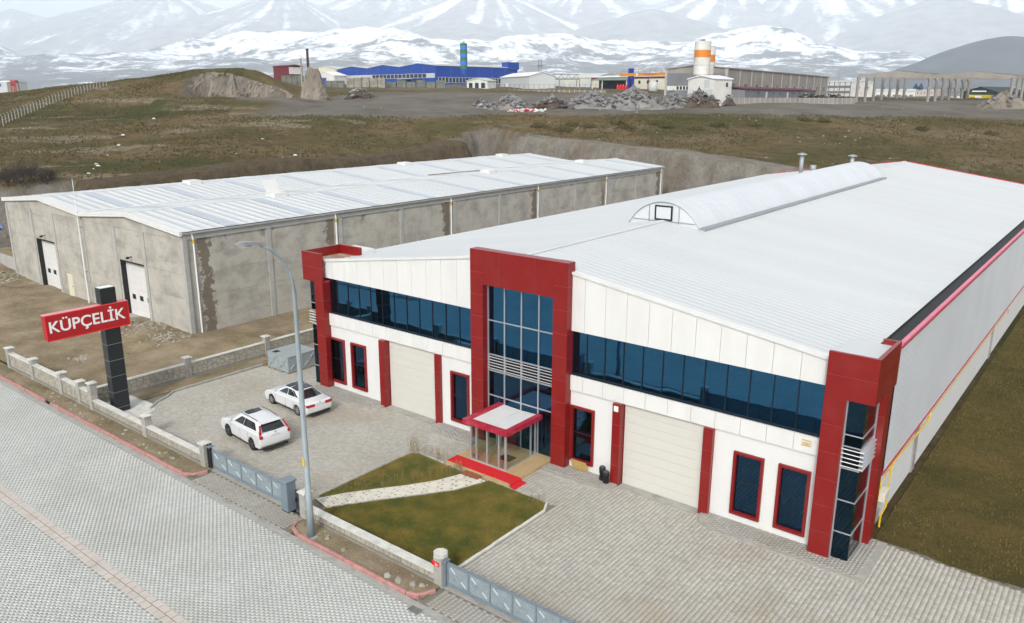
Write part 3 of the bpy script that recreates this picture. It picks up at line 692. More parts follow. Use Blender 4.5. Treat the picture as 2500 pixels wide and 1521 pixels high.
MB().prism([(17.72, 11.10), (18, 11.155), (18.28, 11.10), (18.28, 11.085), (18, 11.13), (17.72, 11.085)], 'y', .7, 16).build('ridge_cap', m_roof, fac)
MB().prism([(17.72, 11.10), (18, 11.155), (18.28, 11.10), (18.28, 11.085), (18, 11.13), (17.72, 11.085)], 'y', 60, FL+.2).build('ridge_cap', m_roof, fac)
for a, b in ((0, 18), (18, 36)): MB().prism([(a, zr(a)-.1), (b, zr(b)-.1), (b, zr(b)+.09), (a, zr(a)+.09)], 'y', FL+.2, FL+.32).build('verge_trim', m_redtrim, fac)
# barrel rooflight
m_barrel = M('opal_polycarbonate', (.56, .58, .60), .35, var=.06, vs=.35, st=(.3, 1, .3), spec=.5)
br = 2.6; zb = 10.74; za = 12.32; y0b, y1b = 16, 60.5; Rb = (br*br+(za-zb)**2)/(2*(za-zb)); zc = za-Rb; th0 = math.asin(br/Rb)
skyl = thing('barrel', 'x', 'x'); bpy.data.objects.remove(skyl)
sk = MB().box(15.3, 15.45, y0b, y1b, zr(15.3)-.05, zb+.08).box(20.55, 20.7, y0b, y1b, zr(15.3)-.05, zb+.08).box(20.7, 21.0, y0b, y1b, zr(21)-.02, zr(21)+.16).build('barrel_rooflight', m_galv, fac)
nseg = 42; dy = (y1b-y0b)/nseg; me = None
for i in range(nseg):
    if me is None:
        q = MB(); K = 14; r0 = Rb
        arc = [(18+r0*math.sin(-th0+2*th0*j/K), zc+r0*math.cos(-th0+2*th0*j/K)) for j in range(K+1)]; arc2 = [(18+(r0-.03)*math.sin(-th0+2*th0*j/K), zc+(r0-.03)*math.cos(-th0+2*th0*j/K)) for j in range(K+1)]
        q.add([(x, .012, z) for x, z in arc] + [(x, dy-.012, z) for x, z in arc] + [(x, .012, z) for x, z in arc2] + [(x, dy-.012, z) for x, z in arc2],
              [(j, j+1, K+1+j+1, K+1+j)[::-1] for j in range(K)] + [(j, j+1, 2*K+2+j+1, 2*K+2+j) for j in range(K)] + [(K+1+j, K+2+j, 3*K+4+j, 3*K+3+j)[::-1] for j in range(K)])
        o = q.build('rooflight_sheet', m_barrel, sk); me = o.data
    else: o = bpy.data.objects.new('rooflight_sheet', me); COL.objects.link(o); o.parent = sk
    o.location = (0, y0b+i*dy, 0)
q = MB()
for i in range(nseg+1): q.tube([(18+(Rb-.035)*math.sin(-th0+2*th0*j/12), y0b+i*dy, zc+(Rb-.035)*math.cos(-th0+2*th0*j/12)) for j in range(13)], .02, 4, False)
q.build('rooflight_rib', m_galv, sk)
for yy in (y0b-.02, y1b+.01):
    arc = [(18+(Rb-.03)*math.sin(-th0+2*th0*j/16), zc+(Rb-.03)*math.cos(-th0+2*th0*j/16)) for j in range(17)]
    MB().prism(arc, 'y', yy, yy+.02).build('end_sheet', m_barrel, sk)
q = MB(); yy = y0b-.05
for z, h in ((11.15, 1.75), ): q.bar((18-2.3, yy, 11.05), (18+2.3, yy, 11.05), .05)
q.bar((16.9, yy, 10.9), (16.9, yy, 12.05), .05).bar((19.1, yy, 10.9), (19.1, yy, 12.05), .05).tube([(18+Rb*math.sin(-th0+2*th0*j/16), yy, zc+Rb*math.cos(-th0+2*th0*j/16)) for j in range(17)], .04, 5, False)
q.build('end_frame', m_galv, sk)
vf = MB().box(17.35, 18.65, y0b-.14, y0b-.08, 11.12, 11.22).box(17.35, 18.65, y0b-.14, y0b-.08, 12.0, 12.1).box(17.35, 17.46, y0b-.14, y0b-.08, 11.22, 12.0).box(18.54, 18.65, y0b-.14, y0b-.08, 11.22, 12.0).build('vent_window', m_mull, sk)
box('pane', m_barrel, vf, 17.46, 18.54, y0b-.12, y0b-.10, 11.22, 12.0)
# flues on the far slope
for x, y, h, cap in ((8, 71.7, 2.3, 1), (7.8, 77, .8, 2), (12.4, 78, 1.3, 1)):
    f_ = MB().tube([(x, y, zr(x)-.1), (x, y, zr(x)+h)], .26 if cap == 1 else .4, 12).build('flue', m_galv, fac, True)
    if cap == 1: MB().tube([(x, y, zr(x)+h+.12), (x, y, zr(x)+h+.2), (x, y, zr(x)+h+.38)], [.6, .58, .05], 12).tube([(x, y, zr(x)+h-.05), (x, y, zr(x)+h+.15)], .05, 6).build('rain_cap', m_galv, f_)
# entrance: canopy, vestibule, steps
cn = MB().box(16.48, 19.51, -2.7, -2.38, 2.30, 2.56).box(16.48, 16.80, -2.377, .38, 2.30, 2.557).box(19.19, 19.51, -2.377, .38, 2.30, 2.557).build('canopy', M('canopy_red', (.36, .012, .035), .38, var=.1, vs=2, dirt=.25, dcol=(.5, .25, .25), ds=2), fac, bevel=.008)
for x in (17.4, 18.5): box('seam', m_redseam, cn, x, x+.012, -2.703, -2.69, 2.3, 2.56)
MB().prism([(16.80, 2.46), (17.98, 2.42), (17.98, 2.40), (16.80, 2.40)], 'y', -2.376, .42).build('canopy_sheet', m_panel, cn); MB().prism([(18.02, 2.42), (19.19, 2.46), (19.19, 2.40), (18.02, 2.40)], 'y', -2.376, .42).build('canopy_sheet', m_panel, cn); box('canopy_gutter', m_capw, cn, 17.98, 18.02, -2.376, .42, 2.395, 2.41)
PX = [16.80, 17.18, 17.92, 18.72, 19.16]
ves = MB()
for x in PX: ves.box(x-.045, x+.045, -2.40, -2.31, .2, 2.34)
ves.box(16.76, 19.2, -2.395, -2.315, .2, .27).box(16.76, 19.2, -2.395, -2.315, 2.25, 2.33)
for x in (16.80, 19.16):
    for y in (-.2, .2): ves.box(x-.035, x+.035, y-.04, y+.04, .2, 2.33)
    ves.box(x-.03, x+.03, -2.31, .38, .2, .27).box(x-.03, x+.03, -2.31, .38, 2.25, 2.32)
vs_ = ves.build('vestibule', m_alu, fac)
for a, b in zip(PX, PX[1:]): box('glass_panel', m_clear, vs_, a+.045, b-.045, -2.36, -2.352, .27, 2.25)
for x in (16.80, 19.16): box('glass_panel', m_clear, vs_, x-.004, x+.004, -2.31, -.24, .27, 2.25)
MB().tube([(17.98, -2.46, 1.0), (17.98, -2.46, 1.5)], .018, 6).tube([(17.98, -2.46, 1.05), (17.98, -2.38, 1.05)], .012, 5).tube([(17.98, -2.46, 1.45), (17.98, -2.38, 1.45)], .012, 5).build('door_handle', m_galvw, vs_)
stp = box('entrance_step', m_tile, fac, 15.88, 20.22, -3.36, .5, -.1, .175)
for i in range(7):
    for j in range(6):
        x0, y0 = 15.88+i*.62, -3.36+j*.643
        box('floor_tile', m_tile, stp, x0+.006, x0+.614, y0+.006, y0+.637, .175, .2)
for j in range(7): box('riser_tile', m_tile, stp, 15.88+j*.62+.006, 15.88+j*.62+.614, -3.39, -3.362, -.02, .19)
tag(box('interior_mat', m_black, None, 17.85, 18.65, -1.45, -.75, .203, .212), 'dark mat on the tiled floor inside the glass vestibule', 'mat')
m_carpet = M('red_carpet', (.52, .008, .014), .9, var=.08, vs=5, bump=.002, bs=90)
tag(MB().add([(15.90, -3.34, .203), (20.20, -3.34, .203), (20.20, -2.48, .203), (15.90, -2.48, .203), (15.90, -3.34, .216), (20.20, -3.34, .216), (20.20, -2.48, .216), (15.90, -2.48, .216),
               (20.27, -3.36, .19), (20.27, -2.46, .19), (20.30, -3.40, .06), (20.30, -2.44, .06), (20.62, -3.46, .022), (20.62, -2.42, .022)],
              [(0, 1, 5, 4), (2, 3, 7, 6), (3, 0, 4, 7), (4, 5, 6, 7), (5, 8, 9, 6), (8, 10, 11, 9), (10, 12, 13, 11), (0, 3, 2, 1), (5, 1, 8), (6, 9, 2)]).build('red_carpet', m_carpet, None), 'red carpet laid across the entrance step', 'carpet')
tag(MB().cbox((17.92, -3.58, .10), 1.15, .62, .02, R(2)).build('doormat', M('brown_coir', (.24, .085, .035), .95, var=.2, vs=8, bump=.006), None), 'brown doormat on the white path in front of the red carpet', 'doormat')
tag(MB().cbox((22.05, .22, .42), .95, .02, .62, 0, R(20)).build('wooden_board', M('plywood', (.50, .33, .11), .6, var=.12, vs=2), None), 'yellowish wooden board leaning on the white wall under the window', 'board')
def urn(x, y, h, label):
    u = thing('plant_pot', label, 'pot', (x, y, .115), group='black pots beside the garage door')
    MB().tube([(0, 0, 0), (0, 0, .04), (0, 0, h*.5), (0, 0, h*.52), (0, 0, h*.9), (0, 0, h)], [.15, .17, .13, .155, .17, .14], 14).build('body', m_black, u, True)
    MB().tube([(0, 0, h), (0, 0, h+.03)], [.15, .12], 14).build('rim', M('dark_grey_plastic', (.05, .05, .055), .5), u)
urn(23.52, .12, .72, 'taller black pot standing at the white wall beside the red door jamb'); urn(23.84, -.02, .6, 'shorter black pot standing right against the red door jamb')
# gas pipe and meters on the long wall
pp = MB().tube([(35.92, 4.1, .1), (35.92, 4.1, .7), (35.92, 4.95, .8), (35.92, 5.0, 2.6), (35.92, 5.4, 2.88), (36.08, 11.6, 2.92), (36.08, 11.9, 3.05), (36.08, 12.0, 3.22)], .045, 8).tube([(35.92, 5.4, 2.86), (35.85, 3.6, 2.5), (35.8, 3.5, .9)], .03, 6).tube([(36.0, 11.7, 2.96), (36.0, 40, 2.98), (36.0, 40.3, 2.6)], .028, 6).build('gas_pipe', m_yellow, fac)
box('meter_box', M('cream_box', (.58, .55, .44), .5), fac, 35.66, 36.0, 4.15, 4.95, 1.3, 1.75, bevel=.02); box('meter_box', m_galv, fac, 35.66, 35.86, 3.5, 4.0, .5, 1.1)
# ================================================================ CONCRETE HALL
t = NT('precast_concrete'); t.setin(t.b, Roughness=.92); t.b.inputs['Specular IOR Level'].default_value = .2
k = t.ramp(t.noise(.5, 7, .65), [(.3, (.27, .255, .22)), (.52, (.40, .38, .33)), (.7, (.47, .445, .39))])
k = t.mix(t.ramp(t.noise(.35, 6, .6, (1, 1, 3), off=(4, 4, 1)), [(.55, 0.0), (.7, .5)]), k, (.20, .195, .18))
X_ = t.xyz(); yy = t.math('MODULO', t.math('ADD', X_[1], 15.85+16), 16.0)      # distance along the wall before each downpipe
nz_ = t.noise(1.4, 5, .7); up_ = t.math('MULTIPLY', t.math('SUBTRACT', nz_, .5), 3.2)
edge = t.math('ADD', t.math('MULTIPLY', t.math('SUBTRACT', 16.0, yy), 1.0), up_)
side = t.math('GREATER_THAN', X_[0], -16.9)
st_ = t.math('MULTIPLY', t.ramp(t.math('MULTIPLY', edge, .5), [(.42, 1.0), (.50, 0.0)]), t.math('MULTIPLY', side, t.ramp(t.noise(.11, 2, .5, off=(0, 3, 2)), [(.36, .35), (.5, 1.0)])))
e2 = t.math('ADD', t.math('ABSOLUTE', t.math('SUBTRACT', X_[1], 2.75)), t.math('MULTIPLY', up_, .8)); st2 = t.math('MULTIPLY', t.ramp(t.math('MULTIPLY', e2, .5), [(.20, 1.0), (.28, 0.0)]), side)
st_ = t.math('MAXIMUM', st_, st2)
k = t.mix(t.math('MULTIPLY', st_, .85), k, (.135, .105, .075))
t2 = t.math('MULTIPLY', t.ramp(t.noise(.55, 5, .7, (1, 1, .6), off=(2, 9, 5)), [(.60, 0.0), (.64, 1.0)]), t.ramp(t.math('MULTIPLY', X_[2], .1), [(.60, 0.0), (.78, 1.0)]))
k = t.mix(t.math('MULTIPLY', t.math('MULTIPLY', t2, side), .7), k, (.145, .115, .085))
t.l(k, t.b.inputs['Base Color']); t.bump(t.noise(14, 5, .6), .01); m_pre = t.m
m_precol = M('precast_column', (.37, .365, .34), .9, var=.12, vs=1.2, bump=.005)
hall = thing('concrete_hall', 'long grey precast concrete hall with white double-gabled roof', 'warehouse', (0, 0, 0))
HX0, HXM, HX1, HY0, HY1 = -50.95, -33.72, -16.5, .9, 81
rows = [(-.4, 1.08), (1.08, 3.05), (3.05, 5.05), (5.05, 7.92)]
cols = [HX0, -45.0, -40.0, HXM, -27.75, -22.7, HX1]; drs = {(-45.0, -40.0): (-44.5, -40.15, 5.05), (-27.75, -22.7): (-27.2, -22.85, 5.05)}
for a, b in zip(cols, cols[1:]):
    for z0, z1 in rows:
        d = drs.get((a, b))
        if d and z0 < 5:
            if z0 < 0: pass
            box('wall_panel', m_pre, hall, a+.02, d[0], HY0, HY0+.2, z0+.008, z1-.008); box('wall_panel', m_pre, hall, d[1], b-.02, HY0, HY0+.2, z0+.008, z1-.008)
        else: box('wall_panel', m_pre, hall, a+.02, b-.02, HY0+.004*((z0*3) % 2), HY0+.2, z0+.008, z1-.008)
for i, c in enumerate(cols): MB().box(c-.2, c+.2, HY0-.07, HY0+.3, -.4, 7.92).build('column', m_precol, hall)
for k in range(11):
    y = HY0+8*k+(.2 if k == 0 else 0); box('column', m_precol, hall, HX1-.1, HX1+.10, y-.22, y+.22, -.4, 8.0); box('column', m_precol, hall, HX0-.1, HX0+.06, y-.22, y+.22, -.4, 8.0)
for k in range(10):
    y0, y1 = HY0+8*k+.2, HY0+8*k+8-.2
    for z0, z1 in rows:
        box('wall_panel', m_pre, hall, HX1-.12, HX1+.02+.006*((k+int(z0)) % 2), y0, y1, z0+.006, z1-.006); box('wall_panel', m_pre, hall, HX0-.02, HX0+.12, y0, y1, z0+.006, z1-.006)
    box('ring_beam', m_precol, hall, HX1-.25, HX1+.13, y0-.19, y1+.19, 7.93, 8.42); box('ring_beam', m_precol, hall, HX0-.13, HX0+.25, y0-.19, y1+.19, 7.93, 8.42)
box('wall_panel', m_pre, hall, HX0, HX1, HY1, HY1+.2, 0, 8.5)
for a, m_, b in ((HX0-.25, -42.4, HXM), (HXM, -25.05, HX1+.25)):
    MB().prism([(a+.1, 7.93), (b-.1, 7.93), (b-.1, 8.45), (m_, 9.2), (a+.1, 8.45)], 'y', HY0-.04, HY0+.3).build('gable_beam', m_pre, hall)
    for u, v, zu, zv in ((a, m_, 8.6, 9.37), (m_, b, 9.37, 8.6)):
        MB().prism([(u, zu-.33), (v, zv-.33), (v, zv+.06), (u, zu+.06)], 'y', HY0-.28, HY0-.06).build('verge_fascia', m_panel, hall)
    ribbed(b, 8.6, m_, 9.37, HY0-.1, HY1+.3, 1.0, .022, 'roof_slope', m_roof, hall, .07); ribbed(a, 8.6, m_, 9.37, HY0-.1, HY1+.3, 1.0, .022, 'roof_slope', m_roof, hall, .12)
    MB().prism([(m_-.25, 9.36), (m_, 9.46), (m_+.25, 9.36), (m_, 9.34)], 'y', HY0-.1, HY1+.3).build('ridge_cap', m_roof, hall)
    m_strip = M('translucent_roof_strip', (.40, .44, .49), .35, var=.08, vs=.8)
    for k in range(10):
        y = 5.0+8.02*k
        for (e, s_) in ((b, 1), (a, -1)):
            zs = lambda x: 9.37-.77*abs(x-m_)/abs(e-m_)
            x0, x1 = m_+s_*.3, e-s_*.15
            MB().add([(x0, y, zs(x0)+.056), (x1, y, zs(x1)+.056), (x1, y+.98, zs(x1)+.056), (x0, y+.98, zs(x0)+.056), (x0, y, zs(x0)+.01), (x1, y, zs(x1)+.01), (x1, y+.98, zs(x1)+.01), (x0, y+.98, zs(x0)+.01)],
                     [(0, 1, 2, 3) if s_ > 0 else (3, 2, 1, 0), (0, 4, 5, 1), (2, 6, 7, 3), (1, 5, 6, 2), (3, 7, 4, 0)]).build('roof_light', m_strip, hall)
MB().prism([(HXM-.35, 8.66), (HXM+.35, 8.66), (HXM+.25, 8.60), (HXM-.25, 8.60)], 'y', HY0-.1, HY1+.3).build('valley_gutter', m_panel, hall)
box('gutter', m_precol, hall, HX1+.13, HX1+.33, HY0-.1, HY1+.2, 8.40, 8.56); box('gutter_lip', m_mull, hall, HX1+.28, HX1+.345, HY0-.1, HY1+.2, 8.561, 8.60)
for y in (1.75, 16.3, 32.3, 48.3, 64.3, 80.3):
    d = MB().tube([(HX1+.2, y-.1, 8.4), (HX1+.2, y, 8.0), (HX1+.13, y+.05, 7.6), (HX1+.13, y+.05, .1), (HX1+.4, y+.3, -.05)], .075, 8).build('downpipe', m_white, hall)
    MB().tube([(HX1+.19, y, 7.9), (HX1+.14, y+.04, 7.6)], .10, 8).build('pipe_elbow', m_yellow, d)
for x0, x1 in ((-44.5, -40.15), (-27.2, -22.85)):
    dr = MB().box(x0, x1, HY0+.45, HY0+.5, -.2, 5.05).build('dock_door', m_black, hall)
    MB().box(x0, x0+.07, HY0-.02, HY0+.45, -.2, 5.05).box(x1-.07, x1, HY0-.02, HY0+.45, -.2, 5.05).box(x0+.07, x1-.07, HY0-.02, HY0+.45, 4.93, 5.05).build('door_surround', m_black, dr)
    for i in range(8):
        a = .02+i*.61; box('door_panel', m_panel, dr, x0+.12, x1-.12, HY0+.40, HY0+.445, a, a+.60)
    for j in range(3): xx = x0+.95+j*1.3; box('door_window', m_mull, dr, xx-.28, xx+.28, HY0+.385, HY0+.41, 1.50, 1.95)
    lm = MB().box((x0+x1)/2-.04, (x0+x1)/2+.04, HY0-.35, HY0, 5.5, 5.56).cbox(((x0+x1)/2, HY0-.38, 5.48), .34, .2, .12, 0, R(30)).build('wall_lamp', m_black, hall)
    box('door_apron', m_conc, hall, x0-.3, x1+.3, HY0-1.3, HY0+.4, -.3, .05)
sdoor = box('side_door', M('cream_door', (.62, .58, .44), .5, var=.04), hall, -38.4, -37.3, HY0-.05, HY0+.02, 0, 2.22); box('handle', m_black, sdoor, -37.5, -37.42, HY0-.09, HY0-.05, 1.0, 1.1)
for x, y, lid in ((-42.4, 16.5, 0), (-42.4, 50, 0), (-42.4, 72.5, 0), (-25.05, 15.4, 1), (-25.05, 48.3, 0), (-25.05, 70.4, 0)):
    h = box('roof_hatch', m_panel, hall, x-.75, x+.75, y, y+1.5, 9.1, 9.72)
    if lid: MB().cbox((x-.75, y+.75, 10.25), .08, 1.5, 1.4, 0, 0, R(-25)).build('open_lid', m_panel, h)
q = MB().bar((-32.6, 45.5, 8.85), (-29.8, 53.5, 9.12), .25, .08).build('roof_plank', M('rusty_steel', (.14, .10, .07), .8), None); tag(q, 'long thin dark beam lying in the roof valley of the concrete hall', 'beam')
rod = thing('lightning_rod', 'tall thin white pole standing in front of the concrete hall valley', 'pole', (-33.72, .55, 0))
MB().tube([(0, 0, 0), (0, 0, 7.5), (0, 0, 7.6), (0, 0, 11.6)], [.06, .05, .035, .025], 8).build('mast', m_white, rod); MB().tube([(0, 0, 11.6), (0, 0, 11.75)], [.05, .01], 6).build('tip', m_galv, rod); MB().box(-.04, .04, .04, .3, 7.2, 7.3).box(-.04, .04, .04, .3, 3.0, 3.1).build('bracket', m_galv, rod)
# ================================================================ SIGN PYLON, LAMP
m_pyl = M('black_composite', (.012, .015, .017), .3, var=.1, spec=.5); m_pylseam = M('pylon_seam', (.33, .36, .36), .5)
sg = thing('pylon_sign', 'tall black pylon carrying a slanting-view red sign box with white lettering', 'sign', (-5.2, -10.55, 0))
box('pylon_core', m_pylseam, sg, -.27, .33, -.46, .42, 0, 7.9)
zs = [0, .32, 1.34, 2.37, 3.39, 4.42, 5.44, 6.7, 7.95]
for a, b in zip(zs, zs[1:]): box('pylon_panel', m_pyl, sg, -.29, .35, -.48, .44, a+.018, b-.018)
box('pylon_lid', m_white, sg, -.24, .30, -.43, .39, 7.94, 7.96)
m_sbox = M('red_lightbox', (.36, .008, .010), .4, var=.04); m_sframe = M('pink_frame', (.62, .25, .26), .45)
sb = box('sign_box', m_sbox, sg, -.10, .42, -3.72, 1.02, 5.47, 6.93); q = MB()
for y0, y1, z0, z1 in ((-3.76, 1.06, 6.90, 6.965), (-3.76, 1.06, 5.435, 5.50), (-3.76, -3.70, 5.5, 6.9), (1.0, 1.06, 5.5, 6.9)): q.box(.395, .435, y0, y1, z0, z1)
q.build('sign_frame', m_redsign, sb); q = MB().box(-.12, .395, -3.76, 1.06, 6.931, 6.965).build('sign_top', m_sframe, sb)
lt = text('lettering', 'KÜPÇELİK', .93, m_white, sb, (.424, -1.42, 6.20), (R(90), 0, R(90)), .02, off=.012, space=1.02)
lp = thing('street_lamp', 'tall galvanised street lamp post with curved arm over the road', 'street lamp', (16.22, -12.58, .04))
MB().tube([(0, 0, 0), (0, 0, 2.2), (0, 0, 2.21), (0, 0, 11.3), (0, -.12, 12.0), (0, -.45, 12.65), (0, -.95, 13.15), (0, -1.45, 13.42)], [.17, .15, .135, .085, .07, .06, .055, .05], 12).build('pole', M('lamp_grey_paint', (.25, .29, .305), .6, .1, var=.08, vs=2), lp, True)
box('base_plate', m_conc, lp, -.32, .32, -.32, .32, -.05, .05); box('sticker', m_yellow, lp, -.075, .075, -.155, -.138, 3.5, 3.85)
MB().add([(x*s, y, z) for y, z, h, s in ((-1.35, 13.38, .10, .07), (-1.7, 13.46, .14, .13), (-2.25, 13.54, .12, .15), (-2.5, 13.56, .05, .08)) for x, z in ((-1, z), (1, z), (1, z+h), (-1, z+h))],
         [(0, 1, 2, 3)] + [(4*i+j, 4*i+(j+1) % 4, 4*i+4+(j+1) % 4, 4*i+4+j) for i in range(3) for j in range(4)] + [(12, 15, 14, 13)]).build('lamp_head', m_galv, lp)
box('lamp_lens', M('frosted_lens', (.6, .62, .6), .3), lp, -.10, .10, -2.3, -1.8, 13.435, 13.455)
# ================================================================ CARS
m_carw = M('white_car_paint', (.62, .63, .63), .28, var=.015, vs=.6, coat=1.0); m_carglass = M('car_glass', (.010, .013, .014), .03, var=.1, spec=.9); m_tyre = M('tyre_rubber', (.014, .014, .015), .75, var=.2)
m_rim = M('alloy_rim', (.42, .43, .44), .3, .8, var=.1); m_roofglass = M('roof_glass', (.012, .012, .016), .10, var=.1, spec=.35); m_lampred = M('tail_lamp', (.36, .006, .010), .12, var=.2, coat=1.0); m_chrome = M('chrome', (.62, .63, .64), .12, 1.0, var=.02); m_plate = M('number_plate', (.52, .54, .56), .4)
def car(name, label, c):
    o = thing(name, label, 'car', c['loc'], c['rz']); hw = c['w']/2; r = c['r']; ra = r+.055
    arch = lambda xc: [(xc+ra*math.cos(a), r+ra*math.sin(a)) for a in [R(v) for v in (-12, 15, 45, 75, 105, 135, 165, 192)]]
    prof = [c['fb']] + arch(c['wb']/2) + arch(-c['wb']/2) + c['rear'] + c['top'] + c['front']
    n = len(prof); lay_ = [(-1, .962, 1), (-.955, .985, .45), (-.80, 1, .08), (0, 1.012, -.03), (.80, 1, .08), (.955, .985, .45), (1, .962, 1)]
    V = []; zs_ = c['sh']
    for s, sx, k in lay_:
        for x, z in prof:
            zz = z if z < zs_ else zs_+(z-zs_)*(1-.55*k) + (.0 if k >= 0 else .02)
            tuck = 1-.06*max(0, (.45-z)/.45)*(abs(s) > .9)
            V.append((x*sx, s*hw*tuck, zz))
    Fs = [tuple(range(n)), tuple(range((len(lay_)-1)*n, len(lay_)*n))[::-1]]
    for i in range(len(lay_)-1):
        for j in range(n): Fs.append((i*n+j, (i+1)*n+j, (i+1)*n+(j+1) % n, i*n+(j+1) % n))
    b = MB().add(V, Fs).build('body', m_carw, o, bevel=.025); b.data.shade_smooth(); b.modifiers['bevel'].angle_limit = R(28)
    ws = b.modifiers.new('wn', 'WEIGHTED_NORMAL'); ws.keep_sharp = False
    xf, xr, zf, zr_, wb_ = c['cab']; tf, tr_, zt, wt = c['roof']
    A = [(xf, wb_, zf), (xr, wb_*.95, zr_), (tr_, wt*.95, zt-.03), (tf, wt, zt)]
    A2 = [(p[0], -p[1], p[2]) for p in A]; mid = [((tf+tr_)/2+.1, wt*1.02, zt+.045), ((tf+tr_)/2+.1, -wt*1.02, zt+.045)]
    cm_ = [((xf+xr)/2, wb_*1.01, (zf+zr_)/2), ((xf+xr)/2, -wb_*1.01, (zf+zr_)/2)]
    cv = A + A2 + mid + cm_ + [(tf+.02, 0, zt+.04), ((tf+tr_)/2+.1, 0, zt+.075), (tr_-.03, 0, zt), (xf+.12, 0, zf+.02), (xr-.10, 0, zr_+.01)]
    cf = [(0, 3, 8, 10), (10, 8, 2, 1), (4, 11, 9, 7), (11, 5, 6, 9), (3, 12, 13, 8), (8, 13, 14, 2), (12, 7, 9, 13), (13, 9, 6, 14), (0, 15, 12, 3), (15, 4, 7, 12), (1, 2, 14, 16), (16, 14, 6, 5)]
    cb = MB().add(cv, cf).build('cabin', c.get('cabmat', m_carw), o); cb.data.shade_smooth()
    bm_ = cb.modifiers.new('bevel', 'BEVEL'); bm_.width = .05; bm_.segments = 3; bm_.limit_method = 'ANGLE'; bm_.angle_limit = R(22)
    def patchq(name, Q, u0, u1, v0, v1, mat, par, off=.014, taper=(0, 0), nu=6):
        Q = [Vector(p) for p in Q]
        if len(Q) == 4: f = lambda u, v: Q[0].lerp(Q[1], u).lerp(Q[3].lerp(Q[2], u), v)
        else: f = lambda u, v: (Q[0].lerp(Q[1], u*2) if u < .5 else Q[1].lerp(Q[2], u*2-1)).lerp(Q[5].lerp(Q[4], u*2) if u < .5 else Q[4].lerp(Q[3], u*2-1), v)
        pts = []
        for i in range(nu+1):
            u = u0+(u1-u0)*i/nu
            for v in (v0, v1):
                uu = u + ((taper[0] if i < nu/2 else taper[1])*abs(1-2*i/nu) if v == v1 else 0); pts.append(f(uu, v))
        nrm = (pts[2*(nu//2)+2]-pts[2*(nu//2)]).cross(pts[2*(nu//2)+1]-pts[2*(nu//2)]).normalized()
        if nrm.dot(pts[nu]-Vector((-.2, 0, .8))) < 0: nrm = -nrm
        q = MB(); top = [p+nrm*off for p in pts]; k = len(pts)
        q.add(top + [p-nrm*.03 for p in pts], [(2*i, 2*i+2, 2*i+3, 2*i+1) for i in range(nu)] + [(2*i, 2*i+2, k+2*i+2, k+2*i) for i in range(nu)] + [(2*i+1, 2*i+3, k+2*i+3, k+2*i+1) for i in range(nu)] + [(0, 1, k+1, k), (2*nu, 2*nu+1, k+2*nu+1, k+2*nu)])
        return q.build(name, mat, par)
    for sgn in (1, -1):
        S = [(p[0], p[1]*sgn, p[2]) for p in (A[0], ((xf+xr)/2, wb_*1.01, (zf+zr_)/2), A[1], A[2], ((tf+tr_)/2+.1, wt*1.02, zt+.045), A[3])]
        for u0, u1, t0, t1 in c['sidewin']: patchq('side_window', S, u0, u1, .10, .84, m_carglass, o, taper=(t0, t1))
    wsq = [A[0], (xf+.12, 0, zf+.02), A2[0], A2[3], (tf+.02, 0, zt+.04), A[3]]; patchq('windscreen', wsq, .05, .95, .10, .93, m_carglass, o, .012)
    rsq = [A[1], (xr-.10, 0, zr_+.01), A2[1], A2[2], (tr_-.03, 0, zt), A[2]]; patchq('rear_window', rsq, .06, .94, c['rw'][0], c['rw'][1], m_carglass, o, .012)
    rfq = [(tf-c['sr'][0], c['sr'][2], zt+.06), (tf-c['sr'][0], 0, zt+.088), (tf-c['sr'][0], -c['sr'][2], zt+.06), (tf-c['sr'][1], -c['sr'][2], zt+c['sr'][3]), (tf-c['sr'][1], 0, zt+c['sr'][3]+.036), (tf-c['sr'][1], c['sr'][2], zt+c['sr'][3])]
    patchq('roof_glass', rfq, 0, 1, 0, 1, m_roofglass, o, .012)
    for sx in (1, -1):
        for sy in (1, -1):
            w = MB(); y = sy*(hw-.11); wd = .105
            w.tube([(0, -wd, 0), (0, -wd*.98, 0), (0, -wd*.7, 0), (0, wd*.7, 0), (0, wd*.98, 0), (0, wd, 0)], [r*.74, r*.93, r, r, r*.93, r*.74], 22)
            wh = w.build('wheel', m_tyre, o); wh.location = (sx*c['wb']/2, y, r)
            q = MB().tube([(0, sy*.085, 0), (0, sy*.108, 0)], [r*.74, r*.72], 20, False); 
            for k in range(c['sp']):
                a = 2*math.pi*k/c['sp']; q.bar((0, sy*.098, 0), (r*.70*math.cos(a), sy*.104, r*.70*math.sin(a)), .055, .022, (0, 1, 0))
            q.tube([(0, sy*.09, 0), (0, sy*.112, 0)], [.06, .05], 10).build('rim', c['rim'], wh)
    for sy in (1, -1):
        mr = MB().cbox((xf-.18, sy*(wb_+.13), zf+.10), .13, .22, .14, R(8*sy)).build('mirror', m_carw, o, bevel=.03)
        for xh in c['hand']: MB().cbox((xh, sy*(hw-.005), zs_+.05), .20, .03, .03).build('door_handle', m_carw, o, bevel=.008)
        q = MB()
        for a in c['lamp']: q.cbox((a[0], sy*a[1], a[2]), a[3], a[4], a[5], sy*a[6], a[7] if len(a) > 7 else 0, a[8] if len(a) > 8 else 0)
        for u, v in zip(c.get('strip', []), c.get('strip', [])[1:]): q.bar((u[0], sy*u[1], u[2]), (v[0], sy*v[1], v[2]), u[3], u[4], (1, 0, 0))
        q.build('tail_lamp', m_lampred, o, bevel=.02)
        for xs_ in c['seam']: MB().box(xs_-.006, xs_+.006, min(sy*(hw-.012), sy*(hw+.004)), max(sy*(hw-.012), sy*(hw+.004)), .34, zs_+.02).build('door_seam', m_tyre, o)
        MB().cbox((0, sy*(hw-.035), .27), c['wb']-2*ra-.06, .06, .09).build('sill_trim', m_tyre, o)
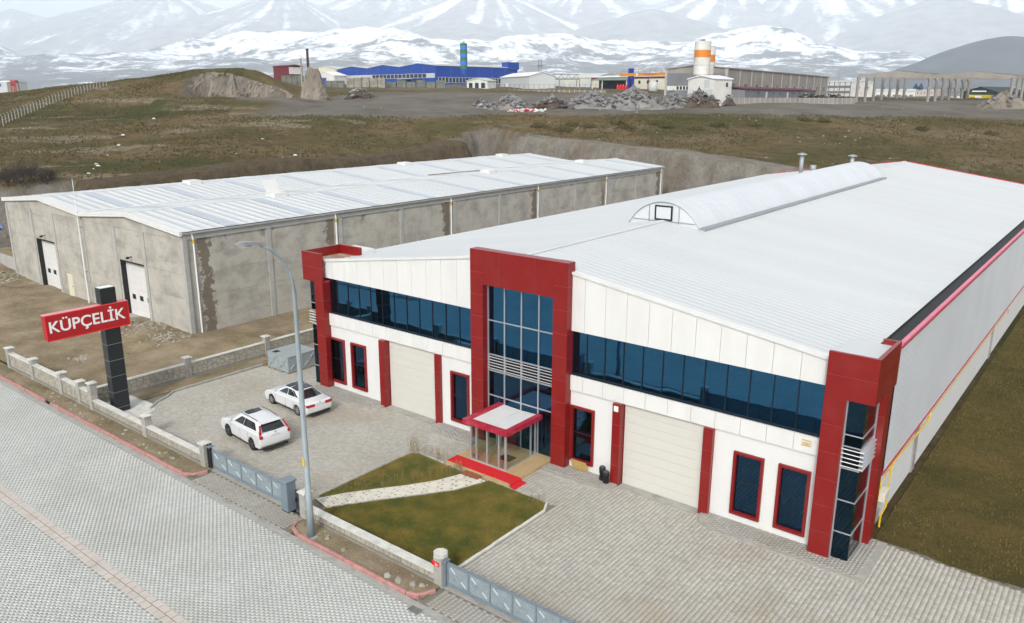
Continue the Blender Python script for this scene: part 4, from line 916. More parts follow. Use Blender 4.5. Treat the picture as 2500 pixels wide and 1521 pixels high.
        MB().cbox((c['fx']-.17, sy*(hw-.24), .70), .22, .34, .13, -sy*R(28)).build('headlamp', m_chrome, o, bevel=.03)
    MB().cbox((c['rx']-.012, 0, c['pz']), .03, .52, .115).build('number_plate', m_plate, o); MB().tube([(c['rx']-.02, 0, c['pz']+.17), (c['rx']-.005, 0, c['pz']+.17)], .045, 12).build('emblem', m_chrome, o)
    MB().cbox((c['rx']+.10, 0, .27), .16, c['w']*.80, .12).build('bumper_skirt', m_tyre, o, bevel=.02); MB().cbox((0, 0, .24), c['wb']*.92, c['w']*.88, .10).build('underbody', m_tyre, o)
    for z in (.40,): pass
    return o
def rz_(a, b): return math.atan2(a[1]-b[1], a[0]-b[0])
fwl, rwl = Vector((1.38, -3.93)), Vector((4.16, -4.11)); dv = (fwl-rwl).normalized(); lf = Vector((-dv.y, dv.x)); cen = (fwl+rwl)/2 - lf*.80
car('white_sedan', 'white saloon car with black panoramic roof parked nearest the building', dict(loc=(cen.x, cen.y, .015), rz=math.atan2(dv.y, dv.x), w=1.86, r=.335, wb=2.87, sh=.80, fx=2.28, rx=-2.56, pz=.80,
    fb=(2.12, .22), rear=[(-2.40, .26), (-2.54, .40), (-2.57, .66), (-2.54, .92), (-2.46, 1.03)], top=[(-2.1, 1.07), (-1.6, 1.10), (0, 1.03), (.95, 1.02)], front=[(1.6, .95), (2.05, .83), (2.24, .68), (2.29, .48), (2.22, .28)],
    cab=(1.12, -1.95, 1.00, 1.07, .80), roof=(.22, -1.02, 1.44, .60), sidewin=((.12, .44, .12, .0), (.47, .74, .0, -.10), (.76, .84, -.08, -.16)), rw=(.10, .90), sr=(.02, 1.24, .57, -.008), sp=10, rim=m_rim, seam=(.92, -.18, -1.05), hand=(.28, -.72),
    lamp=[(-2.54, .62, .84, .10, .50, .17, R(-3)), (-2.41, .885, .85, .26, .08, .16, R(-10))]))
fwl, rwl = Vector((3.56, -8.50)), Vector((6.38, -8.78)); dv = (fwl-rwl).normalized(); lf = Vector((-dv.y, dv.x)); cen = (fwl+rwl)/2 - lf*.82
suv = car('white_suv', 'white sport utility car with tall red tail lamps parked nearest the gate', dict(loc=(cen.x, cen.y, .015), rz=math.atan2(dv.y, dv.x), w=1.91, r=.365, wb=2.774, sh=.95, fx=2.24, rx=-2.37, pz=.98,
    fb=(2.08, .27), rear=[(-2.22, .32), (-2.35, .48), (-2.38, .72), (-2.36, 1.0), (-2.28, 1.16)], top=[(-2.0, 1.20), (-.4, 1.15), (.95, 1.10)], front=[(1.55, 1.07), (2.0, .98), (2.22, .82), (2.27, .58), (2.20, .34)],
    cab=(1.15, -2.22, 1.08, 1.18, .84), roof=(.30, -1.80, 1.65, .66), sidewin=((.12, .42, .10, .0), (.44, .86, .0, -.04)), rw=(.06, .86), sr=(.12, .85, .44, .008), sp=5, rim=M('dark_alloy', (.12, .12, .125), .35, .7), hand=(.22, -.72),
    seam=(.95, -.12, -1.0), lamp=[(-2.27, .83, .98, .20, .20, .16, R(-14))], strip=[(-2.25, .86, .92, .16, .16), (-2.235, .845, 1.10, .12, .12), (-2.16, .80, 1.28, .09, .10), (-1.99, .70, 1.58, .08, .08)]))
for sy in (1, -1): MB().tube([(.1, sy*.62, 1.735), (-.8, sy*.63, 1.76), (-1.6, sy*.61, 1.72)], .018, 6).build('roof_rail', m_black, suv)
MB().cbox((-1.92, 0, 1.66), .28, 1.15, .04, 0, 0, R(-8)).build('spoiler', m_carw, suv, bevel=.012)
MB().bar((-2.24, 0, 1.22), (-2.17, -.45, 1.38), .02).build('wiper', m_black, suv)
# ================================================================ WATER TANK
tk = thing('water_tank', 'grey pressed steel water tank on a wooden pallet beside the yard wall', 'tank', (-3.72, 1.35, .014))
m_tank = M('tank_steel', (.36, .40, .41), .5, .3, var=.12, vs=2, dirt=.25, ds=2); m_wood = M('pallet_wood', (.30, .22, .13), .9, var=.3, vs=4)
for x in (-1.15, -.4, .4, 1.15): box('pallet_bearer', m_wood, tk, x-.06, x+.06, -1.3, 1.3, 0, .10)
box('tank_body', m_tank, tk, -1.18, 1.18, -1.24, 1.24, .10, 1.2); ht = MB().box(-1.22, 1.22, -1.28, 1.28, 1.2, 1.24).build('tank_lid', m_tank, tk); box('hatch_shade_plate', m_dark, ht, -.85, -.4, -1.1, -.65, 1.2405, 1.246)  # black plate on the lid stands in for the shaded hatch hole
def xpanel(o, e):
    """pressed panel with an X boss; o origin corner, e = (unit u, width, outward normal)"""
    u, w, nn = Vector(e[0]), e[1], Vector(e[2]); O = Vector(o); q = MB(); P_ = lambda a, z, d: O+u*a+Vector((0, 0, z))+nn*d
    q.bar(P_(.03, 0, .015), P_(.03, 1.1, .015), .05, .03, nn).bar(P_(w-.03, 0, .015), P_(w-.03, 1.1, .015), .05, .03, nn)
    for a, b in (((.12, .12), (.42, .42)), ((.88, .12), (.58, .42)), ((.12, .9), (.42, .62)), ((.88, .9), (.58, .62))): q.bar(P_(a[0]*w, a[1]*1.1, .01), P_(b[0]*w, b[1]*1.1, .05), .07, .06, nn)
    c0 = P_(.5*w, .57, .035); q.bar(c0-u*.12, c0+u*.12, .2, .02, nn)
    q.build('tank_panel', m_tank, tk)
for i in range(2): xpanel((-1.18+i*1.18, -1.24, .10), ((1, 0, 0), 1.18, (0, -1, 0)))
for i in range(2): xpanel((1.18, -1.24+i*1.24, .10), ((0, 1, 0), 1.24, (1, 0, 0)))
tag(MB().cbox((-5.15, .25, .3), .7, .03, .55, R(60), R(25)).build('scrap_board', m_wood, None), 'broken brown board propped behind the corner of the grey tank', 'board')
# ================================================================ STONES, WEEDS, DEBRIS
def rocks(name, pts, mat, label, cat='stones', flat=.6):
    q = MB()
    for (x, y, z, s) in pts:
        a = random.uniform(0, 6.28); k = len(q.v); vs = []
        for dx, dy, dz in ((1, .2, 0), (.3, 1, 0), (-.9, .5, 0), (-.7, -.7, 0), (.4, -.9, 0), (.55, .15, 1), (-.25, .5, .9), (-.15, -.55, 1.0)):
            j = random.uniform(.75, 1.25); vs.append((x+s*j*(dx*math.cos(a)-dy*math.sin(a)), y+s*j*(dx*math.sin(a)+dy*math.cos(a)), z+s*flat*dz*j-(.1*s if dz == 0 else 0)))
        q.add(vs, [(0, 1, 5), (1, 6, 5), (1, 2, 6), (2, 3, 7, 6), (3, 4, 7), (4, 0, 5, 7), (5, 6, 7)])
    return stuff(q.build(name, mat, None), label, cat)
m_stone = M('field_stone', (.28, .25, .205), .9, var=.35, vs=1.5)
U = random.uniform
rocks('stones', [(U(15.2, 23), U(-12.7, -11.85), .07, U(.02, .06)) for _ in range(130)] + [(17.0, -12.3, .1, .16), (18.3, -12.45, .1, .17), (21.2, -12.6, .1, .2), (22.4, -12.35, .1, .18), (22.75, -12.2, .1, .16), (21.8, -12.55, .1, .22)], m_stone, 'small grey stones scattered on the soil verge below the lawn wall')
rocks('stones', [(U(-18, 6), U(-12.7, -11.85), .07, U(.02, .06)) for _ in range(220)] + [(U(-16, 5), U(-12.6, -12), .08, U(.08, .16)) for _ in range(26)], m_stone, 'small stones and clods along the verge by the red kerb')
def lz(x, y): return float(lotz(np.array([x]), np.array([y]))[0])
pp_ = []
for _ in range(900):
    x, y = U(-56, -8), U(-11, .5); pp_.append((x, y, lz(x, y), U(.02, .06)))
for cx, cy, r, n in ((-20.8, -.8, 1.6, 170), (-16.3, -1.2, 1.5, 120), (-49.5, -1.5, 2.5, 140), (-17.5, -7.5, .6, 45), (-23, -2, 1.2, 60)):
    for _ in range(n):
        x, y = random.gauss(cx, r*.6), min(.6, random.gauss(cy, r*.5)); pp_.append((x, y, lz(x, y), U(.05, .19)))
rocks('rubble', pp_, m_stone, 'broken stones and rubble strewn over the vacant soil lot', 'rubble', .5)
m_weed = M('dry_stalk', (.26, .19, .09), .9, var=.3, vs=6)
def weeds(spots, label):
    q = MB()
    for x, y, n, h in spots:
        for _ in range(n):
            X0, Y0 = random.gauss(x, .25), random.gauss(y, .2); hh = h*U(.5, 1.1); lx, ly = random.gauss(0, .12)*hh, random.gauss(0, .12)*hh
            q.tube([(X0, Y0, .05), (X0+lx*.5, Y0+ly*.5, .05+hh*.55), (X0+lx, Y0+ly, .05+hh)], [.009, .007, .004], 3)
            for k in range(4):
                f = U(.4, 1); p = Vector((X0+lx*f, Y0+ly*f, .05+hh*f)); q.tube([p, p+Vector((random.gauss(0, .06), random.gauss(0, .06), .07))], [.006, .01], 3)
    return stuff(q.build('weeds', m_weed, None), label, 'weeds')
weeds([(13.6, -3.5, 22, .95), (14.4, -3.35, 9, .6), (15.3, -3.35, 12, .7)], 'tall dry weed stalks at the far corner of the smaller lawn')
weeds([(14.2+i*.42, -8.7+i*.72, 6, .55) for i in range(8)] + [(17, -3.9, 14, .55)], 'dry stalks along the edge of the smaller lawn and the white path')
weeds([(22.4, -3.7, 10, .4), (21.8, -3.6, 6, .3), (19.0, -3.8, 6, .3)], 'short dry weeds at the rounded corner of the large lawn')
# ================================================================ TERRAIN
CTRL = [(-200, 560, 84), (0, 600, 86), (0, 540, 90), (0, 478, 97), (100, 470, 96), (300, 440, 106), (450, 420, 112), (600, 402, 118), (800, 396, 127), (1000, 388, 140), (1200, 348, 150), (1400, 360, 143), (1640, 380, 132), (1950, 392, 129), (2200, 402, 127), (2500, 438, 121), (2800, 470, 117),
        (-300, 420, 125), (0, 400, 125), (300, 378, 132), (600, 350, 142), (900, 340, 155), (1150, 320, 160), (1640, 332, 148), (2000, 343, 146), (2500, 372, 140), (2800, 390, 138),
        (-300, 340, 165), (0, 318, 165), (250, 298, 172), (600, 280, 176), (900, 280, 173), (1200, 286, 169), (1640, 288, 166), (2000, 287, 168), (2500, 302, 165), (2800, 312, 165),
        (420, 240, 208), (600, 247, 204), (900, 253, 200), (1200, 267, 186), (1640, 266, 184), (2000, 268, 186), (2500, 286, 182), (2800, 290, 184),
        (700, 234, 224), (900, 228, 236), (1200, 224, 245), (1450, 226, 240), (1640, 243, 206), (1900, 243, 225), (2100, 251, 222), (2400, 249, 225), (2700, 255, 220),
        (740, 212, 262), (800, 214, 262), (900, 214, 280), (715, 226, 238), (1000, 214, 288), (760, 208, 330), (850, 206, 380), (1100, 206, 345), (1300, 213, 300), (1500, 215, 300), (2000, 236, 300), (2300, 240, 300), (2700, 242, 300), (2000, 232, 420), (2600, 234, 420), (1300, 205, 440),
        (-300, 262, 230), (0, 233, 230), (120, 215, 243), (250, 204, 250), (380, 189, 250), (470, 176, 243), (560, 169, 236), (640, 168, 233),
        (-200, 270, 300), (0, 243, 300), (250, 226, 330), (470, 206, 330), (640, 208, 330)]
def LD(p): v = Vector((p.x-CAM.x, p.y-CAM.y, 0)); return v.dot(RH), v.dot(FH)
_c = np.array([(*LD(at(*c)), at(*c).z) for c in CTRL]); _S = 100.0
def _phi(r2): return np.where(r2 > 1e-12, .5*r2*np.log(r2+1e-12), 0)
_A = _c[:, :2]/_S; _n = len(_A)
_K = _phi(((_A[:, None]-_A[None])**2).sum(-1)) + np.eye(_n)*.004; _Q = np.concatenate([np.ones((_n, 1)), _A], 1)
_w = np.linalg.solve(np.block([[_K, _Q], [_Q.T, np.zeros((3, 3))]]), np.concatenate([_c[:, 2], np.zeros(3)]))
def rbf(l, d):
    sh = l.shape; q = np.stack([l.ravel(), d.ravel()], 1)/_S; out = np.zeros(len(q))
    for i in range(0, len(q), 20000):
        p = q[i:i+20000]; out[i:i+20000] = _phi(((p[:, None]-_A[None])**2).sum(-1)) @ _w[:_n] + _w[_n] + p @ _w[_n+1:]
    return out.reshape(sh)
DITCH = [LD(at(*c)) for c in ((430, 250, 200), (375, 292, 178), (300, 345, 152), (262, 385, 135), (215, 432, 116))]
PADZ = at(600, 241, 212).z
def hillz(x, y, detail=True):
    x = np.asarray(x, float); y = np.asarray(y, float)
    l = (x-CAM.x)*RH.x+(y-CAM.y)*RH.y; d = (x-CAM.x)*FH.x+(y-CAM.y)*FH.y
    lc = np.clip(l, -190, 230); dc = np.clip(d, 60, 430)
    z = np.clip(rbf(lc, dc), -2, 34)
    far = sstep(400, 700, d); z = z*(1-far) + far*(14+.006*np.maximum(d-700, 0))
    pad = sstep(-90, -87, l)*(1-sstep(-58, -50, l))*sstep(196, 204, d)*(1-sstep(231, 233.5, d+1.0*fbm(l*.2, d*.2, 2)))
    z = z*(1-pad)+pad*PADZ
    # cut edges of the levelled site
    wob = 1.6*fbm(x*.08, y*.08, 3) + .5*fbm(x*.5, y*.5, 3)
    dl = -(x+61.5)+wob*.6; db = y-91+wob*.6; dr = x-95
    wl = np.where(y > 16, 3.5, 3.5+(16-np.clip(y, -12, 16))*1.1)
    s = np.maximum(np.maximum(sstep(0, 1, dl/wl), sstep(0, 3.2, db)), sstep(0, 40, dr)*sstep(40, 86, y))
    s = np.where(y < -11.5, s*sstep(-30, -11, y), s)
    zz = s*z
    if detail:
        a = s*sstep(0, 12, z)
        zz = zz + a*(.55*fbm(x*.045, y*.045, 4) + .22*fbm(x*.22, y*.22, 4)) + (s > .02)*(s < .98)*.45*fbm(x*.6, y*.6, 4)
        for (l0, d0), (l1, d1) in zip(DITCH, DITCH[1:]):
            tt = np.clip(((l-l0)*(l1-l0)+(d-d0)*(d1-d0))/((l1-l0)**2+(d1-d0)**2), 0, 1); q2 = (l-l0-tt*(l1-l0))**2+(d-d0-tt*(d1-d0))**2
            zz = zz + a*(.9*np.exp(-q2/2.2)*(.6+fbm(x*.7, y*.7, 3)) - .5*np.exp(-q2/9))
        zz = zz + a*.5*sstep(.25, .5, fbm(l*.05, d*.16+3, 3))*fbm(x*.5, y*.5, 3)
    return np.where(s < .004, -.15, zz), s, l, d
dd = np.concatenate([np.linspace(-90, 66, 40), np.arange(70, 150, .95), np.arange(150, 262, 1.15), np.arange(262, 440, 4.5), np.geomspace(445, 14000, 46)])
ll = np.concatenate([-np.geomspace(12000, 195, 26), np.arange(-190, 215, 1.35), np.geomspace(220, 12000, 26)])
Lg, Dg = np.meshgrid(ll, dd); Xg = CAM.x+Lg*RH.x+Dg*FH.x; Yg = CAM.y+Lg*RH.y+Dg*FH.y
Zg, Sg, _, _ = hillz(Xg, Yg)
nx, ny = len(ll), len(dd); i = np.arange(nx-1)[None]+(np.arange(ny-1)*nx)[:, None]
TF = np.stack([i, i+1, i+1+nx, i+nx], -1).reshape(-1, 4)
gz_ = np.gradient(Zg, axis=0)/np.gradient(Dg, axis=0); gx_ = np.gradient(Zg, axis=1)/np.gradient(Lg, axis=1); slope = np.hypot(gz_, gx_)
inhill = (Dg > 60) & (Dg < 420)
cutm = np.maximum(((Sg > .004) & (Sg < .9)).astype(float), sstep(.55, .95, slope))*inhill
wb = 6*fbm(Lg*.03, Dg*.03, 3)
zroad = sstep(174, 181, Dg+wb)*(1-sstep(238, 252, Dg+wb))*sstep(-62, -50, Lg+wb*.6)          # grey graded track and yard ground
zroad = np.maximum(zroad, sstep(200, 206, Dg+wb)*(1-sstep(225, 230, Dg))*sstep(-88, -78, Lg)*(1-sstep(-50, -40, Lg)))
plain = sstep(252, 300, Dg)
t = NT('hill_ground'); t.setin(t.b, Roughness=.96); t.b.inputs['Specular IOR Level'].default_value = .08
n1 = t.noise(.035, 8, .62); n2 = t.noise(.5, 7, .7); n3 = t.noise(.12, 6, .6, (1, 1, 3), off=(5, 2, 0))
k = t.ramp(n1, [(.36, (.068, .072, .022)), (.46, (.11, .092, .036)), (.54, (.16, .115, .055)), (.72, (.19, .145, .075))])
k = t.mix(t.ramp(n2, [(.48, 0.0), (.68, .75)]), k, (.05, .043, .022))
k = t.mix(t.ramp(t.noise(2.2, 5, .75), [(.58, 0.0), (.74, .65)]), k, (.155, .125, .07))
k = t.mix(t.ramp(t.noise(.16, 6, .62, (.35, 1, 1), off=(11, 3, 0)), [(.62, 0.0), (.66, .8)]), k, (.20, .175, .13))
kc = t.ramp(t.noise(.5, 8, .7, (1, 1, .35)), [(.3, (.11, .097, .08)), (.5, (.19, .172, .145)), (.7, (.26, .245, .215))])
kc = t.mix(t.ramp(t.noise(.14, 5, .6, off=(2, 6, 1)), [(.5, 0.0), (.66, .7)]), kc, (.15, .11, .07))
kg = t.ramp(t.noise(.10, 7, .62), [(.3, (.115, .10, .082)), (.5, (.165, .148, .125)), (.72, (.21, .195, .17))])
k = t.mix(t.math('MULTIPLY', t.attr('scree'), t.ramp(t.noise(.9, 6, .7), [(.38, 0.0), (.56, .9)])), k, (.26, .225, .165)); k = t.mix(t.attr('gravel'), k, kg); k = t.mix(t.attr('cut'), k, kc)
t.l(k, t.b.inputs['Base Color']); t.bump(t.noise(1.6, 8, .75), .6); m_hill = t.m
ground = npmesh('terrain', np.stack([Xg, Yg, Zg], -1).reshape(-1, 3), TF, m_hill, None, True); struct(ground)
for nm, ar in (('cut', np.clip(cutm, 0, 1)), ('gravel', np.clip(np.maximum(zroad, plain*.6), 0, 1)), ('scree', sstep(.20, .30, fbm(Lg*.028+4, Dg*.13+2, 4))*(Dg < 230)*(1-sstep(-20, 20, Lg)*.7))):
    ground.data.attributes.new(nm, 'FLOAT', 'POINT').data.foreach_set('value', ar.astype('f4').ravel())
def tz(x, y): return float(hillz(np.array([[x]]), np.array([[y]]))[0][0, 0])
def onhill(px, py, d0=60, d1=430):
    """first hit of the pixel's ray with the terrain"""
    ds = np.arange(d0, d1, .5); P_ = [at(px, py, float(a)) for a in ds]
    X = np.array([[p.x for p in P_]]); Y = np.array([[p.y for p in P_]]); Z = np.array([p.z for p in P_]); H = hillz(X, Y)[0][0]
    h = np.nonzero(Z < H)[0]; j = h[0] if len(h) else len(ds)-1; return P_[j]
# rough cut banks round the levelled site
def bank(pts, name, step=.45, rows=13, seed=0):
    P_ = []
    for a, b in zip(pts, pts[1:]):
        n = max(2, int(math.hypot(b[0]-a[0], b[1]-a[1])/step)); P_ += [(a[0]+(b[0]-a[0])*i/n, a[1]+(b[1]-a[1])*i/n) for i in range(n)]
    P_ = np.array(P_+[pts[-1]]); T_ = np.gradient(P_, axis=0); N_ = np.stack([T_[:, 1], -T_[:, 0]], 1); N_ /= np.linalg.norm(N_, axis=1)[:, None]; n = len(P_)
    wv = 1.3*fbm(P_[:, 0]*.07+seed, P_[:, 1]*.07, 3); top = P_+N_*(8.8+0*wv)[:, None]; zt = hillz(top[None, :, 0], top[None, :, 1])[0][0]+.05
    V = np.zeros((rows, n, 3)); u = np.arange(n)*step
    for j in range(rows):
        g = j/(rows-1); off = wv + 3.4*g**1.6 + (.55*fbm(u*.35+seed, np.full(n, g*3.1+seed), 4)+.35*fbm(u*1.1, np.full(n, g*7.0+seed), 3))*(1-g**4); off = np.where(j == rows-1, 8.8, off)
        z = -.2+(zt+.2)*min(1, g*1.09)+(.25*fbm(u*.8, np.full(n, g*5+seed), 3) if 0 < j < rows-2 else 0)
        V[j, :, 0] = P_[:, 0]+N_[:, 0]*off; V[j, :, 1] = P_[:, 1]+N_[:, 1]*off; V[j, :, 2] = z
    i = np.arange(n-1)[None]+(np.arange(rows-1)*n)[:, None]; Fb = np.stack([i, i+1, i+1+n, i+n], -1).reshape(-1, 4)
    return struct(npmesh(name, V.reshape(-1, 3), Fb, m_cutbank))
t = NT('cut_bank_rock'); t.setin(t.b, Roughness=.96); t.b.inputs['Specular IOR Level'].default_value = .1
kc = t.ramp(t.noise(.45, 9, .72, (1, 1, .5)), [(.3, (.13, .115, .095)), (.5, (.22, .20, .17)), (.7, (.31, .29, .255))])
kc = t.mix(t.ramp(t.noise(.16, 6, .6, off=(2, 6, 1)), [(.52, 0.0), (.66, .6)]), kc, (.17, .12, .075)); kc = t.mix(t.ramp(t.noise(2.5, 6, .75, (1, 1, .5)), [(.5, 0.0), (.7, .6)]), kc, (.10, .09, .075))
kl = t.ramp(t.noise(.8, 7, .7), [(.3, (.065, .05, .032)), (.6, (.13, .10, .062))]); kc = t.mix(t.ramp(t.math('ADD', t.math('MULTIPLY', t.xyz()[0], .02), 1.6), [(.46, 1.0), (.62, 0.0)]), kc, kl)
t.l(kc, t.b.inputs['Base Color']); t.bump(t.noise(1.8, 9, .75), .5); m_cutbank = t.m
bank([(100, 86), (-50, 86), (-55, 84.5), (-57.3, 80), (-57.3, 14)], 'cut_bank')
# tufts and stones on the hillside
n = 150000; l_ = RNG.uniform(-185, 150, n); d_ = 90+RNG.uniform(0, 1, n)**.75*165; keep = np.abs(l_) < d_*.70; l_, d_ = l_[keep], d_[keep]
x_ = CAM.x+l_*RH.x+d_*FH.x; y_ = CAM.y+l_*RH.y+d_*FH.y; z_, s_, _, _ = hillz(x_[None], y_[None]); z_, s_ = z_[0], s_[0]
ok = (s_ > .97) & ((d_ < 178) | (l_ < -62-.25*(d_-178))) & (fbm(x_*.06, y_*.06, 3)+.25*RNG.normal(size=len(x_)) > -.05); x_, y_, z_ = x_[ok], y_[ok], z_[ok]; n = len(x_)
a_ = RNG.uniform(0, 6.28, n); w_ = RNG.uniform(.06, .2, n); h_ = RNG.uniform(.08, .34, n); V = []
for kk in range(3):
    a2 = a_+kk*2.1; V.append(np.stack([np.stack([x_+np.cos(a2)*w_, y_+np.sin(a2)*w_, z_-.05], 1), np.stack([x_+np.cos(a2+2)*w_, y_+np.sin(a2+2)*w_, z_-.05], 1), np.stack([x_+np.cos(a2+1)*w_*1.4, y_+np.sin(a2+1)*w_*1.4, z_+h_], 1)], 1))
V = np.stack(V, 1).reshape(-1, 3)
m_tuft = grass_mat('hill_tuft', [(.3, (.045, .05, .018)), (.5, (.09, .07, .03)), (.7, (.19, .145, .075))], .12)
stuff(npmesh('grass_tufts', V, np.arange(len(V)).reshape(-1, 3), m_tuft), 'dark dry grass tufts covering the brown hillside', 'grass')
m_litter = M('white_litter', (.62, .61, .58), .7, var=.2); pts = []
for _ in range(110):
    l0, d0 = U(-150, 120), U(100, 190); x, y = CAM.x+l0*RH.x+d0*FH.x, CAM.y+l0*RH.y+d0*FH.y
    if x > -60 and y < 90: continue
    pts.append((x, y, tz(x, y), U(.05, .15)))
for px, py in ((300, 330), (290, 355), (270, 375), (262, 381), (235, 400), (240, 405), (228, 413), (312, 434), (218, 425), (375, 290), (640, 340), (700, 330), (720, 380)):
    p = onhill(px, py); pts.append((p.x, p.y, p.z, U(.25, .45)))
rocks('litter', pts, m_litter, 'white stones and litter scattered across the hillside', 'litter', .5)
for j in range(120):
    pass
pts = []
for _ in range(130):
    l0, d0 = U(-40, 125), U(126, 240); x, y = CAM.x+l0*RH.x+d0*FH.x, CAM.y+l0*RH.y+d0*FH.y
    if y < 92: continue
    pts.append((x, y, tz(x, y), U(.08, .32)))
rocks('boulders', pts, m_stone, 'grey stones lying on the hillside and the graded track', 'stones', .6)
# fence posts up the left hill
fc = thing('hill_fence', 'line of thin pale concrete fence posts climbing the grassy hill', 'fence', onhill(5, 308)); fl = fc.location; m_post = M('fence_post', (.42, .41, .37), .9); prev = None
for i in range(34):
    f = i/33; px, py = 8+f*252, 306-f*96 - 6*math.sin(f*math.pi)
    p = onhill(px, py, 100, 300); b = Vector((p.x, p.y, p.z)) - fl
    MB().bar((b.x, b.y, b.z-.3), (b.x, b.y, b.z+1.9), .13).bar((b.x, b.y, b.z+1.9), (b.x+.22, b.y-.3, b.z+2.25), .12).build('fence_post', m_post, fc)
    if prev is not None and (b-prev).length < 12:
        q = MB()
        for h in (.5, 1.1, 1.7): q.bar(prev+Vector((0, 0, h)), b+Vector((0, 0, h)), .025)
        q.build('wire', m_galv, fc)
    prev = b
# leafless shrubs
m_twig = M('bare_twig', (.075, .06, .05), .9, var=.3, vs=3)
def shrub(px, py, h, w, label, seed):
    r = random.Random(seed); p = onhill(px, py); s = thing('bare_shrub', label, 'shrub', p, group='leafless shrubs behind the concrete hall'); st = MB(); tw = MB()
    def grow(o, d, l, rad, lev):
        e = o+d*l
        (st if lev < 2 else tw).tube([o, o+d*l*.5+Vector((r.gauss(0, .04), r.gauss(0, .04), 0))*l, e], [rad, rad*.8, rad*.6], 4 if lev < 2 else 3, False)
        if lev < 4:
            for _ in range(4 if lev < 3 else 5):
                nd = (d+Vector((r.gauss(0, .55), r.gauss(0, .55), r.gauss(.08, .35)))).normalized(); grow(o+d*l*r.uniform(.45, 1), nd, l*r.uniform(.5, .8), rad*.6, lev+1)
    for k in range(9):
        a = r.uniform(0, 6.28); grow(Vector((r.gauss(0, w*.16), r.gauss(0, w*.16), -.1)), Vector((math.cos(a)*.5, math.sin(a)*.5, 1)).normalized(), h*.36, .05, 0)
    st.build('trunk', m_twig, s); tw.build('crown', m_twig, s)
shrub(68, 455, 4.4, 4.2, 'largest of the three leafless shrubs left on the hillside', 1); shrub(24, 455, 3.3, 2.8, 'leafless shrub at the left edge of the three-shrub clump', 2); shrub(118, 453, 3.2, 2.0, 'smallest slender leafless shrub right of the clump on the hillside', 3)
# blue tarpaulin and low concrete wall at the left edge
p = onhill(2, 570, 80, 120); q = MB(); K = 7
for i in range(K):
    for j in range(5): q.v.append((p.x-1.5+i*.22, p.y-.4+j*.2, tz(p.x-1.5+i*.22, p.y-.4+j*.2)+.08+.25*abs(math.sin(i*1.7+j*2.3))))
q.f = [(i*5+j, (i+1)*5+j, (i+1)*5+j+1, i*5+j+1) for i in range(K-1) for j in range(4)]
tag(q.build('tarpaulin', M('blue_tarp', (.02, .09, .30), .4, var=.2, vs=3), None), 'crumpled blue tarpaulin lying on the bank at the left edge', 'tarpaulin')
lw = thing('concrete_wall', 'low grey concrete wall running off beside the left corner of the concrete hall', 'wall', (-60, 2.2, 0)); 
for i in range(6): box('wall_block', m_precol, lw, -9+i*3, -6.02+i*3, -.15, .15, -.3, 1.5)
# ================================================================ PLATEAU BUILDINGS
def site(A, B=None):
    """ground points under two photo pixels at given depths -> origin, rotation, width"""
    a = at(*A); b = at(*B) if B else a; z = min(a.z, b.z); a.z = z
    return a, (math.atan2(b.y-a.y, b.x-a.x) if B else math.atan2(RH.y, RH.x)), math.hypot(b.x-a.x, b.y-a.y)
def hpx(n, d): return n/F_PX*d
m_blue = M('blue_cladding', (.012, .055, .30), .45, var=.06, vs=.1); m_cream = M('cream_cladding', (.56, .54, .43), .6, var=.06, vs=.1); m_greyw = M('pale_grey_cladding', (.48, .50, .49), .6, var=.05, vs=.1)
m_oldc = M('old_concrete', (.27, .25, .22), .9, var=.2, vs=.25, st=(1, 1, .4)); m_slate = M('slate_grey_panel', (.17, .175, .185), .8, var=.12, vs=.2); m_maroon = M('maroon_trim', (.14, .022, .03), .6); m_whit = M('weathered_white', (.62, .61, .57), .7, var=.08, vs=.2, dirt=.3, ds=.3)
m_win = M('window_and_shade_dark', (.03, .04, .05), .2, var=.2); m_orange = M('orange_band', (.62, .20, .02), .5, var=.05); m_crane = M('crane_yellow', (.58, .24, .015), .45, var=.05); m_cblue = M('crane_blue', (.02, .035, .28), .45); m_green = M('silo_green', (.03, .17, .05), .5); m_sblue = M('silo_blue', (.05, .16, .55), .5)
m_barn = M('dark_green_roof', (.025, .04, .035), .7); m_dirt = M('heap_soil', (.085, .062, .045), .95, var=.4, vs=.5, bump=.1, bs=2); m_grey = M('heap_grey', (.21, .20, .19), .95, var=.3, vs=.5, bump=.1, bs=2); m_rslab = M('broken_slab', (.19, .185, .18), .9, var=.65, vs=.7)
def shed(name, label, cat, A, B, dep, h, ridge, mw, mr, gab='u', n=1, over=.25, down=4):
    o, rz, w = site(A, B); T = thing(name, label, cat, o, rz)
    MB().box(0, w, 0, dep, -down, h).build('wall', mw, T)
    for i in range(n):
        if gab == 'u':        # gables face the camera, ridges run away
            a, b = w*i/n, w*(i+1)/n; c = (a+b)/2
            MB().prism([(a, h), (b, h), (c, h+ridge)], 'y', .02, dep-.02).build('gable_wall', mw, T)
            MB().prism([(a-over*(i == 0), h), (c, h+ridge), (b+over*(i == n-1), h), (b+over*(i == n-1), h+.25), (c, h+ridge+.25), (a-over*(i == 0), h+.25)], 'y', -over, dep+over).build('roof', mr, T)
        else:
            MB().prism([(0, h), (dep, h), (dep/2, h+ridge)], 'x', .02, w-.02).build('gable_wall', mw, T)
            MB().prism([(-over, h), (dep/2, h+ridge), (dep+over, h), (dep+over, h+.22), (dep/2, h+ridge+.22), (-over, h+.22)], 'x', -over, w+over).build('roof', mr, T)
    return T, w
